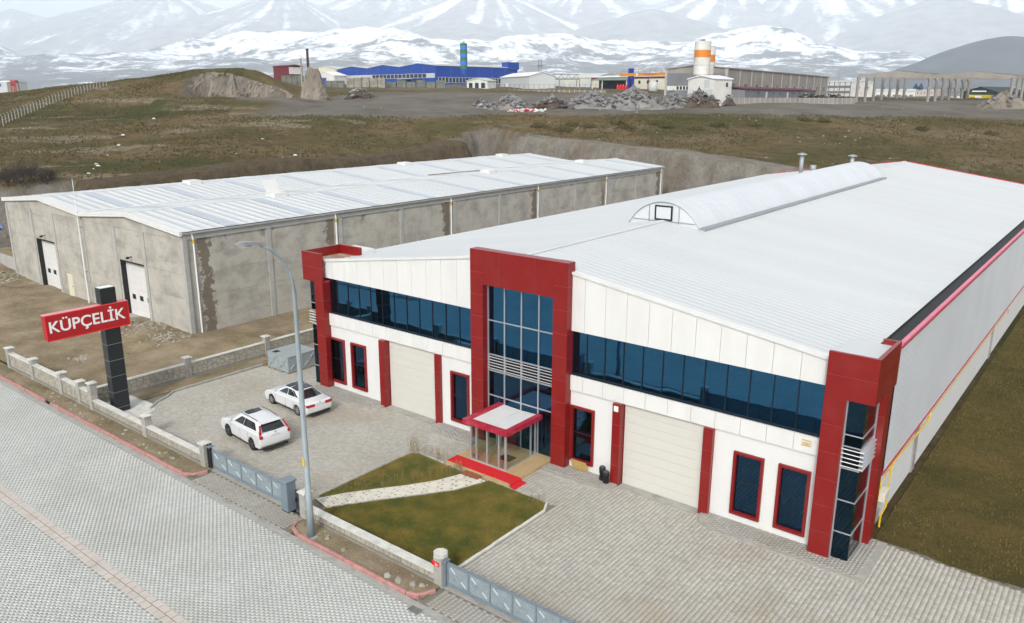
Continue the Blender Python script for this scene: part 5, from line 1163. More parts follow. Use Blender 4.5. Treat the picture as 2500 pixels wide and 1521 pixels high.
def win(T, m, u0, u1, v, z0, z1, face='f', frame=True, fm=None):
    """window in the front (f) wall at v or the right side wall (s) at u"""
    if face == 'f': w = box('window', fm or m_white, T, u0, u1, v-.05, v, z0, z1); box('pane', m, w, u0+.1, u1-.1, v-.07, v-.05, z0+.1, z1-.1)
    else: w = box('window', fm or m_white, T, v, v+.05, u0, u1, z0, z1); box('pane', m, w, v+.05, v+.07, u0+.1, u1-.1, z0+.1, z1-.1)
# blue factory with three gables
T, w = shed('blue_factory', 'long blue clad factory with three low gables on the plateau', 'factory', (825.5, 206, 392), (1066, 207, 335), 46, 7.7, 1.2, m_blue, m_greyw, n=3)
for i in range(26):
    u = 1+i*(w-2)/26; win(T, m_win if 9 < i < 24 else m_greyw, u, u+(w-2)/26-.15, 0, 2.9, 4.7)
for i in range(1, 9): box('panel_joint', m_sblue, T, w*i/9-.06, w*i/9+.06, -.04, 0, 4.8, 7.9)
for i in range(24): win(T, m_win, 1+i*1.85, 2.6+i*1.85, w, .9, 3.2, 's')
for i in range(1, 6): box('panel_joint', m_sblue, T, w, w+.04, 46*i/6-.06, 46*i/6+.06, 3.3, 7.7)
box('roof_edge', m_greyw, T, w+.0, w+.3, 0, 46, 7.7, 8.0); box('stair_tower', m_blue, T, w-4, w+.5, 40, 46.5, 7, 10.2)
box('gate', m_win, T, w*.79, w*.87, -.06, -.01, 0, 2.6); box('awning', m_greyw, T, w*.68, w*.78, -2.5, 0, 2.5, 2.7)
# striped silo
o, rz, _ = site((1133, 210, 322)); T = thing('cement_silo', 'tall green and blue striped silo standing before the blue factory', 'silo', o, rz); r = hpx(8.6, 322); zb_ = [hpx(210-v, 322) for v in (169, 161, 151, 143, 135, 126, 117, 111)]
for i, (a, b) in enumerate(zip(zb_, zb_[1:])): MB().tube([(0, 0, a), (0, 0, b)], r, 20).build('band', m_green if i % 2 == 0 else m_sblue, T, False)
MB().tube([(0, 0, zb_[0]-2.4), (0, 0, zb_[0])], [.3, r], 16).build('cone', m_sblue, T); MB().tube([(0, 0, zb_[-1]), (0, 0, zb_[-1]+.7)], [.5, .45], 10).build('filter', m_galv, T)
for a in range(4): MB().bar((r*.8*math.cos(R(45+90*a)), r*.8*math.sin(R(45+90*a)), -3), (r*.8*math.cos(R(45+90*a)), r*.8*math.sin(R(45+90*a)), zb_[0]), .3).build('leg', m_blue, T)
# small cream and white sheds left of the blue factory
T, w = shed('cream_shed', 'cream gabled shed left of the blue factory', 'shed', (764, 205, 405), (822, 205, 400), 20, hpx(34, 400), hpx(8, 400), m_cream, m_greyw)
T, w = shed('lean_to_shed', 'white lean-to shed with blue door left of the blue factory', 'shed', (768, 206, 380), (818, 206, 372), 8, hpx(20, 375), hpx(9, 375), m_whit, m_white); box('door', m_blue, T, w*.35, w*.6, -.05, -.01, 0, 3.0)
T, w = shed('container_house', 'dark red container hut with white end behind the cut bank', 'hut', (668, 182, 296), (705, 182, 290), 6, hpx(19, 292), .5, m_maroon, m_maroon, 'v'); MB().box(w, w+.05, .2, 5.8, .2, 2.6).build('white_end', m_whit, T)
# poles
for px, y0, y1, d, rr, mm, lb in ((756, 226, 127, 236, .42, M('rusty_stack', (.06, .025, .022), .7), 'dark rusty chimney pipe rising behind the earth pillar'), (739, 226, 150, 250, .3, m_oldc, 'grey concrete pole left of the rusty chimney pipe')):
    o, rz, _ = site((px, y0, d)); T = thing('chimney_pipe' if mm is not m_oldc else 'utility_pole', lb, 'pole', o); H_ = hpx(y0-y1, d); MB().tube([(0, 0, -3), (0, 0, H_)], [rr, rr*.85], 10).build('shaft', mm, T); MB().tube([(0, 0, H_), (0, 0, H_+.35)], rr*1.15, 10).build('collar', mm, T)
# cut bank pillar and quarry face
def mound(name, px, py, d, wb_, wt_, h, mat, label=None, seed=0, dep=None, cat='mound', jag=.25, n=14, kind='structure'):
    o, rz, _ = site((px, py, d)); q = MB(); K = 18; n = 34; r = random.Random(seed); dep = dep or wb_; A_ = [r.uniform(0, 6.28) for _ in range(8)]
    for k in range(K):
        f = k/(K-1); s = wb_*(1-f)**.8+wt_*(1-(1-f)**.8); sd = dep*(1-f)**.8+dep*wt_/wb_*(1-(1-f)**.8)
        for i in range(n):
            a = 2*math.pi*i/n; j = 1+r.gauss(0, jag*.14)+jag*.35*math.sin(3*a+A_[0]+f*2)+jag*.25*math.sin(7*a+A_[1]-f*5)+jag*.2*math.sin(11*a+A_[2]+f*9); q.v.append((math.cos(a)*s/2*j, math.sin(a)*sd/2*j, -1+(h+1)*f*(1+r.gauss(0, .03))))
    q.f = [(k*n+i, k*n+(i+1) % n, (k+1)*n+(i+1) % n, (k+1)*n+i) for k in range(K-1) for i in range(n)] + [tuple((K-1)*n+i for i in range(n))]
    ob = q.build(name, mat, None); ob.location = o; ob.rotation_euler = (0, 0, rz)
    if kind: ob['kind'] = kind
    if label: tag(ob, label, cat)
    return ob, o
m_bank = M('cut_earth', (.21, .18, .145), .95, var=.35, vs=.35, st=(1, 1, .25), bump=.3, bs=1.2)
mound('earth_pillar', 768, 238, 219, 8.0, 2.8, 7.4, m_bank, seed=3, jag=.16)
q = MB(); r = random.Random(5); K, Jn = 90, 9; lA, lB = -89.5, -62.0
for i in range(K):
    f = i/(K-1); l0 = lA+(lB-lA)*f; d0 = 230.0+1.6*math.sin(f*9)+.8*math.sin(f*23)-6*max(0, .12-f)/.12
    def W_(l, d): return CAM.x+l*RH.x+d*FH.x, CAM.y+l*RH.y+d*FH.y
    X1, Y1 = W_(l0, d0+4.5); zt_ = tz(X1, Y1)+.15; X0, Y0 = W_(l0, d0-4); zb_0 = tz(X0, Y0)-.6
    for j in range(Jn):
        g = j/(Jn-1); X2, Y2 = W_(l0, d0+4.4*g**1.5+r.gauss(0, .28)); q.v.append((X2, Y2, zb_0+(zt_-zb_0)*min(1, g*1.15)*(1+r.gauss(0, .015))))
q.f = [(i*Jn+j, (i+1)*Jn+j, (i+1)*Jn+j+1, i*Jn+j+1) for i in range(K-1) for j in range(Jn-1)]
struct(q.build('quarry_face', m_bank, None))
# crate stacks
m_crate = M('weathered_crate', (.15, .16, .13), .9, var=.3, vs=.6); m_crate2 = M('pale_crate', (.27, .25, .20), .9, var=.3, vs=.6)
k_ = 0; ORDN = ['first', 'second', 'third', 'fourth', 'fifth', 'sixth', 'seventh', 'eighth', 'ninth', 'tenth', 'eleventh', 'twelfth', 'thirteenth', 'fourteenth', 'fifteenth', 'sixteenth', 'seventeenth', 'eighteenth']
for px, py, d, wpx, hp, mm in [(688+i*13, 209, 262, 12, 24, m_crate) for i in range(4)] + [(795+i*15, 212, 268, 14, 15, m_crate) for i in range(3)] + [(846+i*19, 211, 285, 18, 20+(i % 3), m_crate2) for i in range(5)] + [(945+i*24, 213, 290, 22, 13+(i % 2)*4, m_crate) for i in range(6)]:
    o, rz, _ = site((px, py, d)); ww = hpx(wpx, d); hh = hpx(hp, d); k_ += 1; ord_ = ORDN[k_-1]
    T = thing('crate_stack', 'stack of weathered crates on the plateau, %s of the row counted from the cut bank' % ord_, 'crates', o, rz, 'crate stacks in front of the blue factory'); nz = max(2, round(hh/1.1))
    for z in range(nz):
        q = MB().box(.05, ww-.05, .05, 2.2, z*hh/nz-(2 if z == 0 else 0), (z+1)*hh/nz-.08)
        for s in range(3): q.box(s*ww*.42, s*ww*.42+ww*.14, -.02, .04, z*hh/nz, (z+1)*hh/nz-.05)
        q.build('crate', mm, T)
# hut, white shed, mast, truss gantry
T, w = shed('derelict_hut', 'small derelict white hut with arched openings below the striped silo', 'hut', (1140, 216, 283), (1190, 216, 278), 5, hpx(17, 280), 1.0, m_whit, m_greyw)
for i in range(3): box('opening', m_win, T, w*(.1+.3*i), w*(.28+.3*i), -.04, -.01, .1, 1.9)
T, w = shed('white_shed', 'plain white gabled shed beside the blue factory', 'shed', (1222, 217, 300), (1291, 218, 275), 10, hpx(30, 280), hpx(10, 280), m_greyw, m_white, 'v'); box('door', m_white, T, w*.2, w*.3, -.05, -.01, .2, 2.2)
o, rz, _ = site((1318, 205, 315)); T = thing('lattice_mast', 'short lattice steel mast behind the white shed', 'mast', o, rz); H_ = hpx(58, 315)
q = MB()
for sx in (-1, 1):
    for sy in (-1, 1): q.bar((sx*.8, sy*.8, -2), (sx*.6, sy*.6, H_), .14)
for k in range(8): z = H_*k/8; q.bar((-.7, -.7, z), (.7, -.7, z+H_/8), .1).bar((.7, -.7, z), (-.7, -.7, z+H_/8), .1).bar((-.7, -.7, z), (.7, -.7, z), .1)
q.build('lattice', m_slate, T); box('platform', m_slate, T, -1.1, 1.1, -1.1, 1.1, H_*.72, H_*.75)
o, rz, w = site((1334, 219, 282), (1446, 219, 278)); T = thing('truss_gantry', 'grey steel truss gantry frame in front of the cream sheds', 'gantry', o, rz); q = MB(); h0, h1 = hpx(24, 280), hpx(36, 280)
for z in (h0, h1): q.bar((0, 0, z), (w*.72, 0, z), .22)
for k in range(9): q.bar((w*.72*k/9, 0, h0 if k % 2 else h1), (w*.72*(k+1)/9, 0, h1 if k % 2 else h0), .14)
q.build('truss', m_slate, T)
for u in (.02, .28, .66, .72): MB().bar((w*u, 0, -3), (w*u, 0, h0), .25).build('leg', m_slate, T)
T, w = shed('cream_warehouse', 'cream warehouse with pale roof behind the truss gantry', 'warehouse', (1345, 218, 340), (1450, 217, 325), 20, hpx(26, 332), hpx(11, 332), m_cream, m_greyw, 'v')
for i in range(3): box('roller_door', m_greyw, T, w*(.12+.3*i), w*(.34+.3*i), -.05, -.01, 0, 3.4)
T, w = shed('red_trimmed_factory', 'cream factory with dark red fascia and posts behind the gantry crane', 'factory', (1443, 222, 312), (1632, 223, 285), 18, hpx(34, 300), .6, m_cream, m_white, 'v')
box('fascia', m_maroon, T, 0, w, -.12, -.02, hpx(34, 300)-.7, hpx(34, 300))
for i in range(9): box('post', m_maroon if i % 2 == 0 else m_cream, T, w*i/8-.15, w*i/8+.15, -.1, -.02, 0, hpx(34, 300)-.75)
for i in range(3): win(T, m_win, w*(.62+.11*i), w*(.66+.11*i), -.02, 2.6, 4)
o, rz, w = site((1448, 222, 290), (1534, 222, 284)); T = thing('open_canopy', 'dark open-fronted canopy with green sheet roof left of the crane leg', 'canopy', o, rz)
MB().prism([(-2.0, 3.6), (6, 4.6), (6, 4.8), (-2.0, 3.8)], 'x', 0, w).build('roof', M('green_sheet', (.13, .17, .14), .6), T); box('back_wall', m_win, T, 0, w, 5.5, 6, -2, 4.5)  # back wall coloured near black for the shade inside the canopy
for u in (.02, .3, .98): box('post', m_cream, T, w*u-.15, w*u+.15, -1.6, -1.3, -2, 3.7)
o, rz, _ = site((1508, 222, 280)); T = thing('mixer_row', 'row of four red drums under the dark canopy', 'drums', o, rz)
for i in range(4): MB().tube([(i*.95, 0, .6), (i*.95, 0, 1.5), (i*.95, 0, 2.2)], [.42, .42, .15], 10).build('drum', m_redsign, T)
o, rz, _ = site((1594, 224, 270)); T = thing('storage_tank', 'grey cylindrical storage tank beside the old concrete hall', 'tank', o, rz); MB().tube([(0, 0, -1), (0, 0, 3.1), (0, 0, 3.3)], [1.5, 1.5, .9], 18).build('shell', m_greyw, T, True); MB().tube([(-1.2, 0, 3.2), (-1.2, 0, 4.6)], .12, 8).build('vent_pipe', m_galv, T)
# gantry crane
o, rz, w = site((1514, 224, 262), (1626, 224, 250)); T = thing('gantry_crane', 'orange gantry crane beam on blue A-frame legs', 'crane', o, rz); zt_, zl = hpx(44, 256), hpx(37, 256)
MB().box(0, w, -.5, .5, zl, zt_).build('beam', m_crane, T); ul = w*.23
for s in (-1, 1): MB().bar((ul+s*1.15, 0, -2), (ul+s*.45, 0, zt_+1.0), .75, .6).build('leg', m_cblue, T)
box('leg_head', m_cblue, T, ul-.9, ul+.9, -.35, .35, zt_+.7, zt_+1.5); q = MB()
for z in (.6, 1.1): q.bar((0, .45, zt_+z), (w, .45, zt_+z), .07)
for i in range(9): q.bar((w*i/8, .45, zt_), (w*i/8, .45, zt_+1.1), .07)
q.build('handrail', m_slate, T); box('white_panel', m_white, T, w*.36, w*.40, -.54, -.5, zl+.15, zt_-.15)
text('lettering', 'EMRETAS', .78, m_cblue, T, (w*.66, -.52, (zl+zt_)/2), (R(90), 0, 0), .02, space=1.5)
# old concrete hall with windows
T, w = shed('old_concrete_hall', 'large weathered concrete hall with a row of small windows on the plateau', 'warehouse', (1622, 242, 214), (1772, 242, 205), 110, 7.6, .9, m_oldc, m_oldc)
for i in range(12): box('pilaster', m_precol, T, w, w+.14, i*9.9-.25, i*9.9+.25, 0, 7.6)
for i in range(11): win(T, m_win, i*9.9+3.6, i*9.9+6.4, w, 2.7, 4.2, 's', fm=m_precol)
box('dark_panel', m_slate, T, .6, w-.5, -.06, -.01, 3.4, 6.6); box('dark_panel', m_slate, T, .6, w-.5, -.06, -.01, -2, 2.3); box('white_strip', m_whit, T, .6, w-.5, -.05, -.01, 2.3, 3.4)
for i in range(4): box('window', m_win, T, 3.3+i*.9, 3.9+i*.9, -.08, -.055, 2.4, 3.3)
for u in (.25, w-.25): box('column', m_precol, T, u-.3, u+.3, -.25, -.02, -2, 7.6)
an = MB().box(w+.16, w+4.5, 1, 74, -2, 2.5).build('annex', m_slate, T); MB().prism([(w+.15, 3.1), (w+4.8, 2.55), (w+4.8, 2.75), (w+.15, 3.3)], 'y', .6, 74.4).build('annex_roof', m_maroon, an)
for i in range(9): box('annex_door' if i % 3 == 1 else 'annex_window', m_whit if i % 3 == 1 else m_win, an, w+4.5, w+4.56, 12+i*7, 12+i*7+(1.4 if i % 3 == 1 else .8), 0 if i % 3 == 1 else 1.4, 2.0)
# white silos and their shed
for px, d, rp, yt, b0, b1, ybs, lb in ((1708.5, 199, 19.5, 108, 128, 145, 236, 'larger white silo with broad orange band'), (1722, 208, 17.5, 121, 139, 156, 236, 'smaller white silo with orange band half hidden behind the larger one')):
    o, rz, _ = site((px, ybs, d)); T = thing('white_silo', lb, 'silo', o, rz); r = hpx(rp, d); Z = lambda y: hpx(ybs-y, d)
    MB().tube([(0, 0, Z(184)), (0, 0, Z(b1))], r, 24).build('shell', m_whit, T); MB().tube([(0, 0, Z(b1)), (0, 0, Z(b0))], r*1.004, 24).build('orange_band', m_orange, T); MB().tube([(0, 0, Z(b0)), (0, 0, Z(yt))], r, 24).build('shell', m_whit, T)
    MB().tube([(0, 0, Z(163)-.05), (0, 0, Z(163)+.05)], r*1.01, 24).build('ring', m_galv, T); MB().tube([(0, 0, Z(184)-2.5), (0, 0, Z(184))], [.4, r], 16).build('cone', m_whit, T); MB().tube([(0, 0, Z(yt)), (0, 0, Z(yt)+.5)], .5, 10).build('filter', m_slate, T)
    for a in range(4): MB().bar((r*.75*math.cos(R(45+90*a)), r*.75*math.sin(R(45+90*a)), -2), (r*.75*math.cos(R(45+90*a)), r*.75*math.sin(R(45+90*a)), Z(184)), .3).build('leg', m_whit, T)
T, w = shed('silo_shed', 'small white gabled shed at the foot of the white silos', 'shed', (1678, 238, 194), (1742, 240, 188), 6.5, hpx(44, 191), hpx(8, 191), m_whit, m_white, 'u'); box('door', m_greyw, T, w*.62, w*.82, -.06, -.01, 2.3, 4.2); box('roller_door', m_greyw, T, w*.45, w*.95, -.06, -.01, -.5, 2.0); box('window', m_win, T, w, w+.05, 4.3, 5.0, 2.6, 3.6)
T, w = shed('white_frame_building', 'white framed building with banded glazing right of the old concrete hall', 'building', (2009, 238, 318), (2074, 238, 308), 14, hpx(37, 312), .3, m_whit, m_white, 'v')
for i in range(6): box('column', m_slate, T, w*i/5-.15, w*i/5+.15, -.12, -.01, 0, hpx(37, 312))
for z in (1.6, 3.6): box('band', m_slate, T, 0, w, -.08, -.01, z, z+.9)
# plateau boundary walls
def fence_wall(label, A, B, h, n, fence=0, mat=m_oldc):
    o, rz, w = site(A, B); T = thing('boundary_wall', label, 'wall', o, rz); dz = at(*B).z-at(*A).z if False else 0
    for i in range(n):
        box('wall_panel', mat, T, w*i/n+.08, w*(i+1)/n-.08, -.08, .08, -2, h); box('post', m_precol, T, w*i/n-.1, w*i/n+.1, -.12, .12, -2, h+.06)
        if fence: box('fence_post', m_slate, T, w*i/n-.05, w*i/n+.05, -.05, .05, h+.06, h+fence); MB().bar((w*i/n, 0, h+fence*.95), (w*(i+1)/n, 0, h+fence*.95), .05).build('wire', m_slate, T)
fence_wall('low concrete panel wall in front of the old concrete hall', (1778, 250, 196), (2088, 250, 214), 1.15, 26)
fence_wall('low beige wall with thin fence posts in front of the white shed', (1185, 231, 255), (1480, 233, 240), 1.6, 24, 1.7, m_bank)
o, rz, _ = site((1950, 241, 216)); T = thing('tyre_heap', 'heap of black tyres behind the concrete panel wall', 'tyres', o, rz)
for i in range(26):
    c = Vector((U(0, 14), U(-.6, .6), U(.2, 1.1))); MB().tube([c+Vector((math.cos(a*.785)*.42, math.sin(a*.785)*.42*.9, random.gauss(0, .08))) for a in range(9)], .16, 6, False).build('tyre', m_black, T)
# precast frame under construction
o, rz, w = site((2087, 251, 224), (2471, 251, 228)); T = thing('precast_frame', 'unfinished open precast concrete frame with two gabled bays', 'frame', o, rz + 0); yv = Matrix.Rotation(-rz, 3, 'Z') @ Vector((.1, 1, 0)).normalized(); hc = hpx(60, 226)
def pcol(u, v, s=1):
    p = Vector((u, 0, 0)) + yv*v; q = MB().box(p.x-.3, p.x+.3, p.y-.3, p.y+.3, -2, hc)
    for z, e in ((hc-.1, .45), (hc-2.6, .4)): q.add([(p.x-.28, p.y-.28, z-.9), (p.x+.28, p.y-.28, z-.9), (p.x+.28+e, p.y-.28, z-.25), (p.x+.28+e, p.y-.28, z), (p.x-.28-e*(s > 1), p.y-.28, z), (p.x-.28-e*(s > 1), p.y-.28, z-.25)] + [(p.x-.28, p.y+.28, z-.9), (p.x+.28, p.y+.28, z-.9), (p.x+.28+e, p.y+.28, z-.25), (p.x+.28+e, p.y+.28, z), (p.x-.28-e*(s > 1), p.y+.28, z), (p.x-.28-e*(s > 1), p.y+.28, z-.25)],
            [(0, 1, 2, 3, 4, 5), (11, 10, 9, 8, 7, 6)] + [(i, (i+1) % 6, 6+(i+1) % 6, 6+i)[::-1] for i in range(6)])
    q.build('column', m_oldc, T)
cu = [.3, w*.455, w*.98]
for j, u in enumerate(cu):
    for k in range(7 if j < 2 else 4): pcol(u, k*6.2, 2 if j == 1 else 1)
for a, b in ((cu[0], cu[1]), (cu[1], cu[2])):
    c = (a+b)/2+.5
    for v in (0, 12.4, 24.8, 37.2):
        d_ = yv*v; MB().add([(a+d_.x, d_.y-.2, hc), (b+d_.x, d_.y-.2, hc), (b+d_.x, d_.y-.2, hc+.5), (c+d_.x, d_.y-.2, hc+1.7), (a+d_.x, d_.y-.2, hc+.5)]+[(a+d_.x, d_.y+.2, hc), (b+d_.x, d_.y+.2, hc), (b+d_.x, d_.y+.2, hc+.5), (c+d_.x, d_.y+.2, hc+1.7), (a+d_.x, d_.y+.2, hc+.5)],
                 [(0, 1, 2, 3, 4), (9, 8, 7, 6, 5)]+[(i, (i+1) % 5, 5+(i+1) % 5, 5+i)[::-1] for i in range(5)]).build('roof_beam', m_oldc, T)
    for f in (.0, .25, .5, .75, 1.0):
        u = a+(b-a)*f; z = hc+.5+1.2*(1-abs(u-c)/((b-a)/2+.5)); e = yv*37.2; MB().bar((u, 0, z+.12), (u+e.x, e.y, z+.12), .15, .18).build('purlin', m_oldc, T)
# far side of the plateau
T, w = shed('low_white_depot', 'low white depot seen between the precast columns', 'depot', (2120, 243, 440), (2232, 243, 430), 18, hpx(20, 435), 1, m_whit, m_greyw, 'v')
for i in range(8): box('bay_door', m_slate, T, w*(.04+.12*i), w*(.12+.12*i), -.06, -.01, 0, 2.6)
T, w = shed('pink_lodge', 'pale pink building with twin dark pointed turrets far right', 'building', (2208, 242, 470), (2290, 242, 460), 14, hpx(20, 465), .5, M('pink_render', (.50, .40, .36), .8), m_greyw, 'v')
for i in range(9): win(T, m_win, w*(.06+.1*i), w*(.10+.1*i), 0, 2.6, 4)
for u in (.27, .42): MB().tube([(w*u, 3, 4.6), (w*u, 3, 6.2), (w*u, 3, 9.2)], [.2, 1.6, .05], 4).build('turret', M('turret_blue', (.03, .045, .09), .6), T)
T, w = shed('dark_barn', 'dark green gabled barn behind the yellow trailer', 'barn', (2345, 249, 300), (2432, 249, 290), 26, hpx(22, 295), hpx(13, 295), m_barn, m_barn); box('sign_strip', m_white, T, w*.3, w*.7, -.4, -.3, hpx(24, 295), hpx(27, 295))
T, w = shed('white_roofed_hall', 'low hall with broad white roof at the right edge behind the barn', 'hall', (2432, 246, 330), (2530, 246, 330), 30, hpx(14, 330), hpx(18, 330), m_whit, m_white, 'v')
o, rz, w = site((2360, 250, 262), (2420, 250, 260)); T = thing('yellow_trailer', 'yellow box trailer parked inside the precast frame', 'trailer', o, rz); box('box_body', M('trailer_yellow', (.58, .47, .02), .5), T, 0, w, 0, 2.4, .7, 2.4); box('white_panel', m_white, T, w*.3, w*.57, -.03, -.01, 1.0, 2.0); box('chassis', m_black, T, .2, w-.2, .3, 2.1, .35, .7)
for u in (.1, .2, .7, .8, .9): MB().tube([(w*u, -.02, .4), (w*u, .25, .4)], .42, 12).build('wheel', m_black, T)
for j, (px, d, mm, lb) in enumerate(((2162, 330, m_whit, 'white van parked beyond the precast columns'), (2180, 335, m_greyw, 'pale grey van parked beside the white van beyond the precast columns'), (2325, 300, m_whit, 'white van parked in the middle of the precast frame'), (2254, 300, m_slate, 'dark truck parked behind the precast frame'))):
    o, rz, _ = site((px, 249, d)); T = thing('van', lb, 'van', o, rz+.1); MB().prism([(0, .4), (4.8, .4), (4.8, 1.1), (4.1, 1.3), (3.6, 2.1), (0, 2.1)], 'y', 0, 1.9).build('body', mm, T); MB().prism([(3.7, 1.3), (4.05, 1.32), (3.62, 1.95), (2.9, 1.95), (2.9, 1.3)], 'y', -.02, 1.92).build('window', m_win, T)
    for u in (.9, 3.8): MB().tube([(u, -.03, .38), (u, .22, .38)], .38, 12).build('wheel', m_black, T)
for px, y0, y1, d, lb in ((2043, 240, 172, 250, 'thin street lamp right of the old concrete hall'), (2287, 243, 165, 262, 'thin street lamp rising behind the precast frame')):
    o, rz, _ = site((px, y0, d)); T = thing('street_lamp', lb, 'street lamp', o, rz); H_ = hpx(y0-y1, d); MB().tube([(0, 0, -2), (0, 0, H_-.6), (.3, 0, H_), (1.3, 0, H_+.1)], [.12, .07, .06, .05], 6).build('pole', m_galv, T); box('lamp_head', m_galv, T, 1.2, 1.9, -.1, .1, H_+.03, H_+.16)
# left horizon: white blue-doored hall and red drilling rig
T, w = shed('distant_depot', 'small white and blue depot on the skyline at the left edge', 'depot', (-14, 222, 520), (19, 221, 515), 14, hpx(20, 518), 1, m_greyw, m_white, 'v', down=14); box('blue_end', m_blue, T, w*.35, w*.58, -.05, -.01, hpx(10, 518), hpx(17, 518))
o, rz, _ = site((38, 223, 510)); T = thing('drilling_rig', 'small red steel rig tower on the left skyline', 'rig', o, rz); H_ = hpx(26, 510); q = MB()
for sx in (-1, 1):
    for sy in (-1, 1): q.bar((sx*2, sy*2, -12), (sx*1.4, sy*1.4, H_), .4)
for k in range(5): q.bar((-1.8, -1.8, H_*k/5), (1.8, -1.8, H_*(k+1)/5), .3).bar((1.8, -1.8, H_*k/5), (-1.8, -1.8, H_*(k+1)/5), .3)
q.build('tower', M('rig_red', (.40, .05, .03), .6), T); box('rig_cabin', MATS['rig_red'], T, -1.7, 1.7, -1.7, 1.7, H_*.75, H_); box('hopper', m_win, T, -1.3, 1.3, -1.85, -1.4, H_*.45, H_*.75)
# rubble heaps on the graded track
def heap(px, py, d, wp, hp, mat, label, seed, nr):
    w = hpx(wp, d); h = hpx(hp, d); r = random.Random(seed); o, rz, _ = site((px, py, d)); T = thing('rubble_heap', label, 'rubble', o, rz); K, n = 8, 22; q = MB()
    for k in range(K):
        f = k/(K-1)
        for i in range(n):
            a = 2*math.pi*i/n; j = 1+r.gauss(0, .12); q.v.append((math.cos(a)*w/2*(1-f)*j, math.sin(a)*w*.3*(1-f)*j, -1+(h+1)*f**.8*(1+r.gauss(0, .10)) if k else -1))
    q.f = [(k*n+i, k*n+(i+1) % n, (k+1)*n+(i+1) % n, (k+1)*n+i) for k in range(K-1) for i in range(n)]
    q.build('heap_soil', mat, T); q = MB()
    for _ in range(nr):
        f = r.random()**.7; a = r.uniform(math.pi, 2*math.pi) if r.random() < .75 else r.uniform(0, 6.28); rr = (1-f); c = Vector((math.cos(a)*w/2*rr, math.sin(a)*w*.3*rr, h*f**.8+.1)); s = r.uniform(.2, .9)
        q.cbox(c, s*1.3, s*.9, s*r.uniform(.12, .4), r.uniform(0, 6.28), r.gauss(.5, .4), r.gauss(0, .5))
    ob = q.build('broken_slabs', m_rslab, T); ob['kind'] = 'stuff'
heap(1245, 266, 187, 120, 32, m_grey, 'grey heap of broken slabs at the left end of the dump row', 1, 150); heap(1345, 266, 187, 110, 32, m_dirt, 'brown soil heap second from the left in the dump row', 2, 70); heap(1440, 266, 187, 170, 40, m_grey, 'long grey rubble heap left of the tallest heap', 3, 140); heap(1545, 267, 186, 210, 48, m_grey, 'tallest grey rubble heap below the gantry crane', 4, 170); heap(1640, 266, 186, 110, 40, m_grey, 'grey heap of slabs between the tallest heap and the dark soil heap', 5, 110); heap(1705, 264, 187, 140, 40, m_dirt, 'dark brown soil heap in front of the white silo shed', 6, 70); heap(1765, 252, 192, 70, 26, m_dirt, 'small dark heap right of the white silo shed', 7, 40); heap(1175, 262, 190, 60, 18, m_rslab, 'low pile of large grey slabs at the far left of the dump', 8, 30); heap(880, 236, 222, 90, 20, m_dirt, 'reddish brown soil heap beside the earth pillar', 9, 40); heap(2450, 262, 205, 150, 34, m_bank, 'grassy earth mound at the right edge before the precast frame', 10, 30)
o, rz, _ = site((1240, 274, 179)); q = MB(); q2 = MB()
for i in range(150): (q2 if i % 5 == 0 else q).cbox((U(0, 8.5), U(-1.2, 1.2), U(0, .6)), U(.2, .6), U(.2, .6), U(.1, .4), U(0, 6), U(-.5, .5), U(-.5, .5))
ob = q.build('refuse', m_litter, None); ob.location = o; ob.rotation_euler = (0, 0, rz); stuff(ob, 'spilled white refuse bags at the foot of the rubble heaps', 'refuse'); ob = q2.build('refuse', m_redsign, None); ob.location = o; ob.rotation_euler = (0, 0, rz); stuff(ob, 'red refuse bags among the white litter below the rubble heaps', 'refuse')
# low scrub on the slope
m_scrub = grass_mat('scrub_leaf', [(.3, (.045, .042, .018)), (.5, (.075, .062, .028)), (.7, (.11, .085, .04))], .4)
SCR = ((1318, 312), (1395, 308), (1375, 322), (1440, 312), (1510, 304), (1530, 315), (1605, 305), (1625, 312), (1700, 318), (1750, 308), (1840, 310), (1965, 296), (2010, 300), (2250, 318), (2420, 330))
for j, (px, py) in enumerate(SCR):
    p = onhill(px, py); r = random.Random(j); w_ = r.uniform(1.3, 2.6); q = MB(); st = MB()
    T = thing('low_scrub', 'low olive scrub bush on the brown slope, %s from the left' % ORDN[j], 'bush', p, group='scrub bushes on the slope')
    for _ in range(7): a = r.uniform(0, 6.28); st.tube([(0, 0, -.2), (math.cos(a)*w_*.3, math.sin(a)*w_*.3, .6)], [.06, .02], 4)
    for _ in range(420):
        a, e, rr = r.uniform(0, 6.28), math.asin(r.uniform(0, 1)), r.random()**.4; c = Vector((math.cos(a)*math.cos(e)*w_*rr, math.sin(a)*math.cos(e)*w_*.8*rr, .1+math.sin(e)*w_*.62*rr*(.8+.3*math.sin(a*3+j)))); d1 = Vector((r.gauss(0, 1), r.gauss(0, 1), r.gauss(0, 1))).normalized()*r.uniform(.08, .2); d2 = d1.orthogonal().normalized()*.09
        q.add([c-d1, c+d2, c+d1, c-d2], [(0, 1, 2, 3)])
    q.build('crown', m_scrub, T); st.build('trunk', m_twig, T)
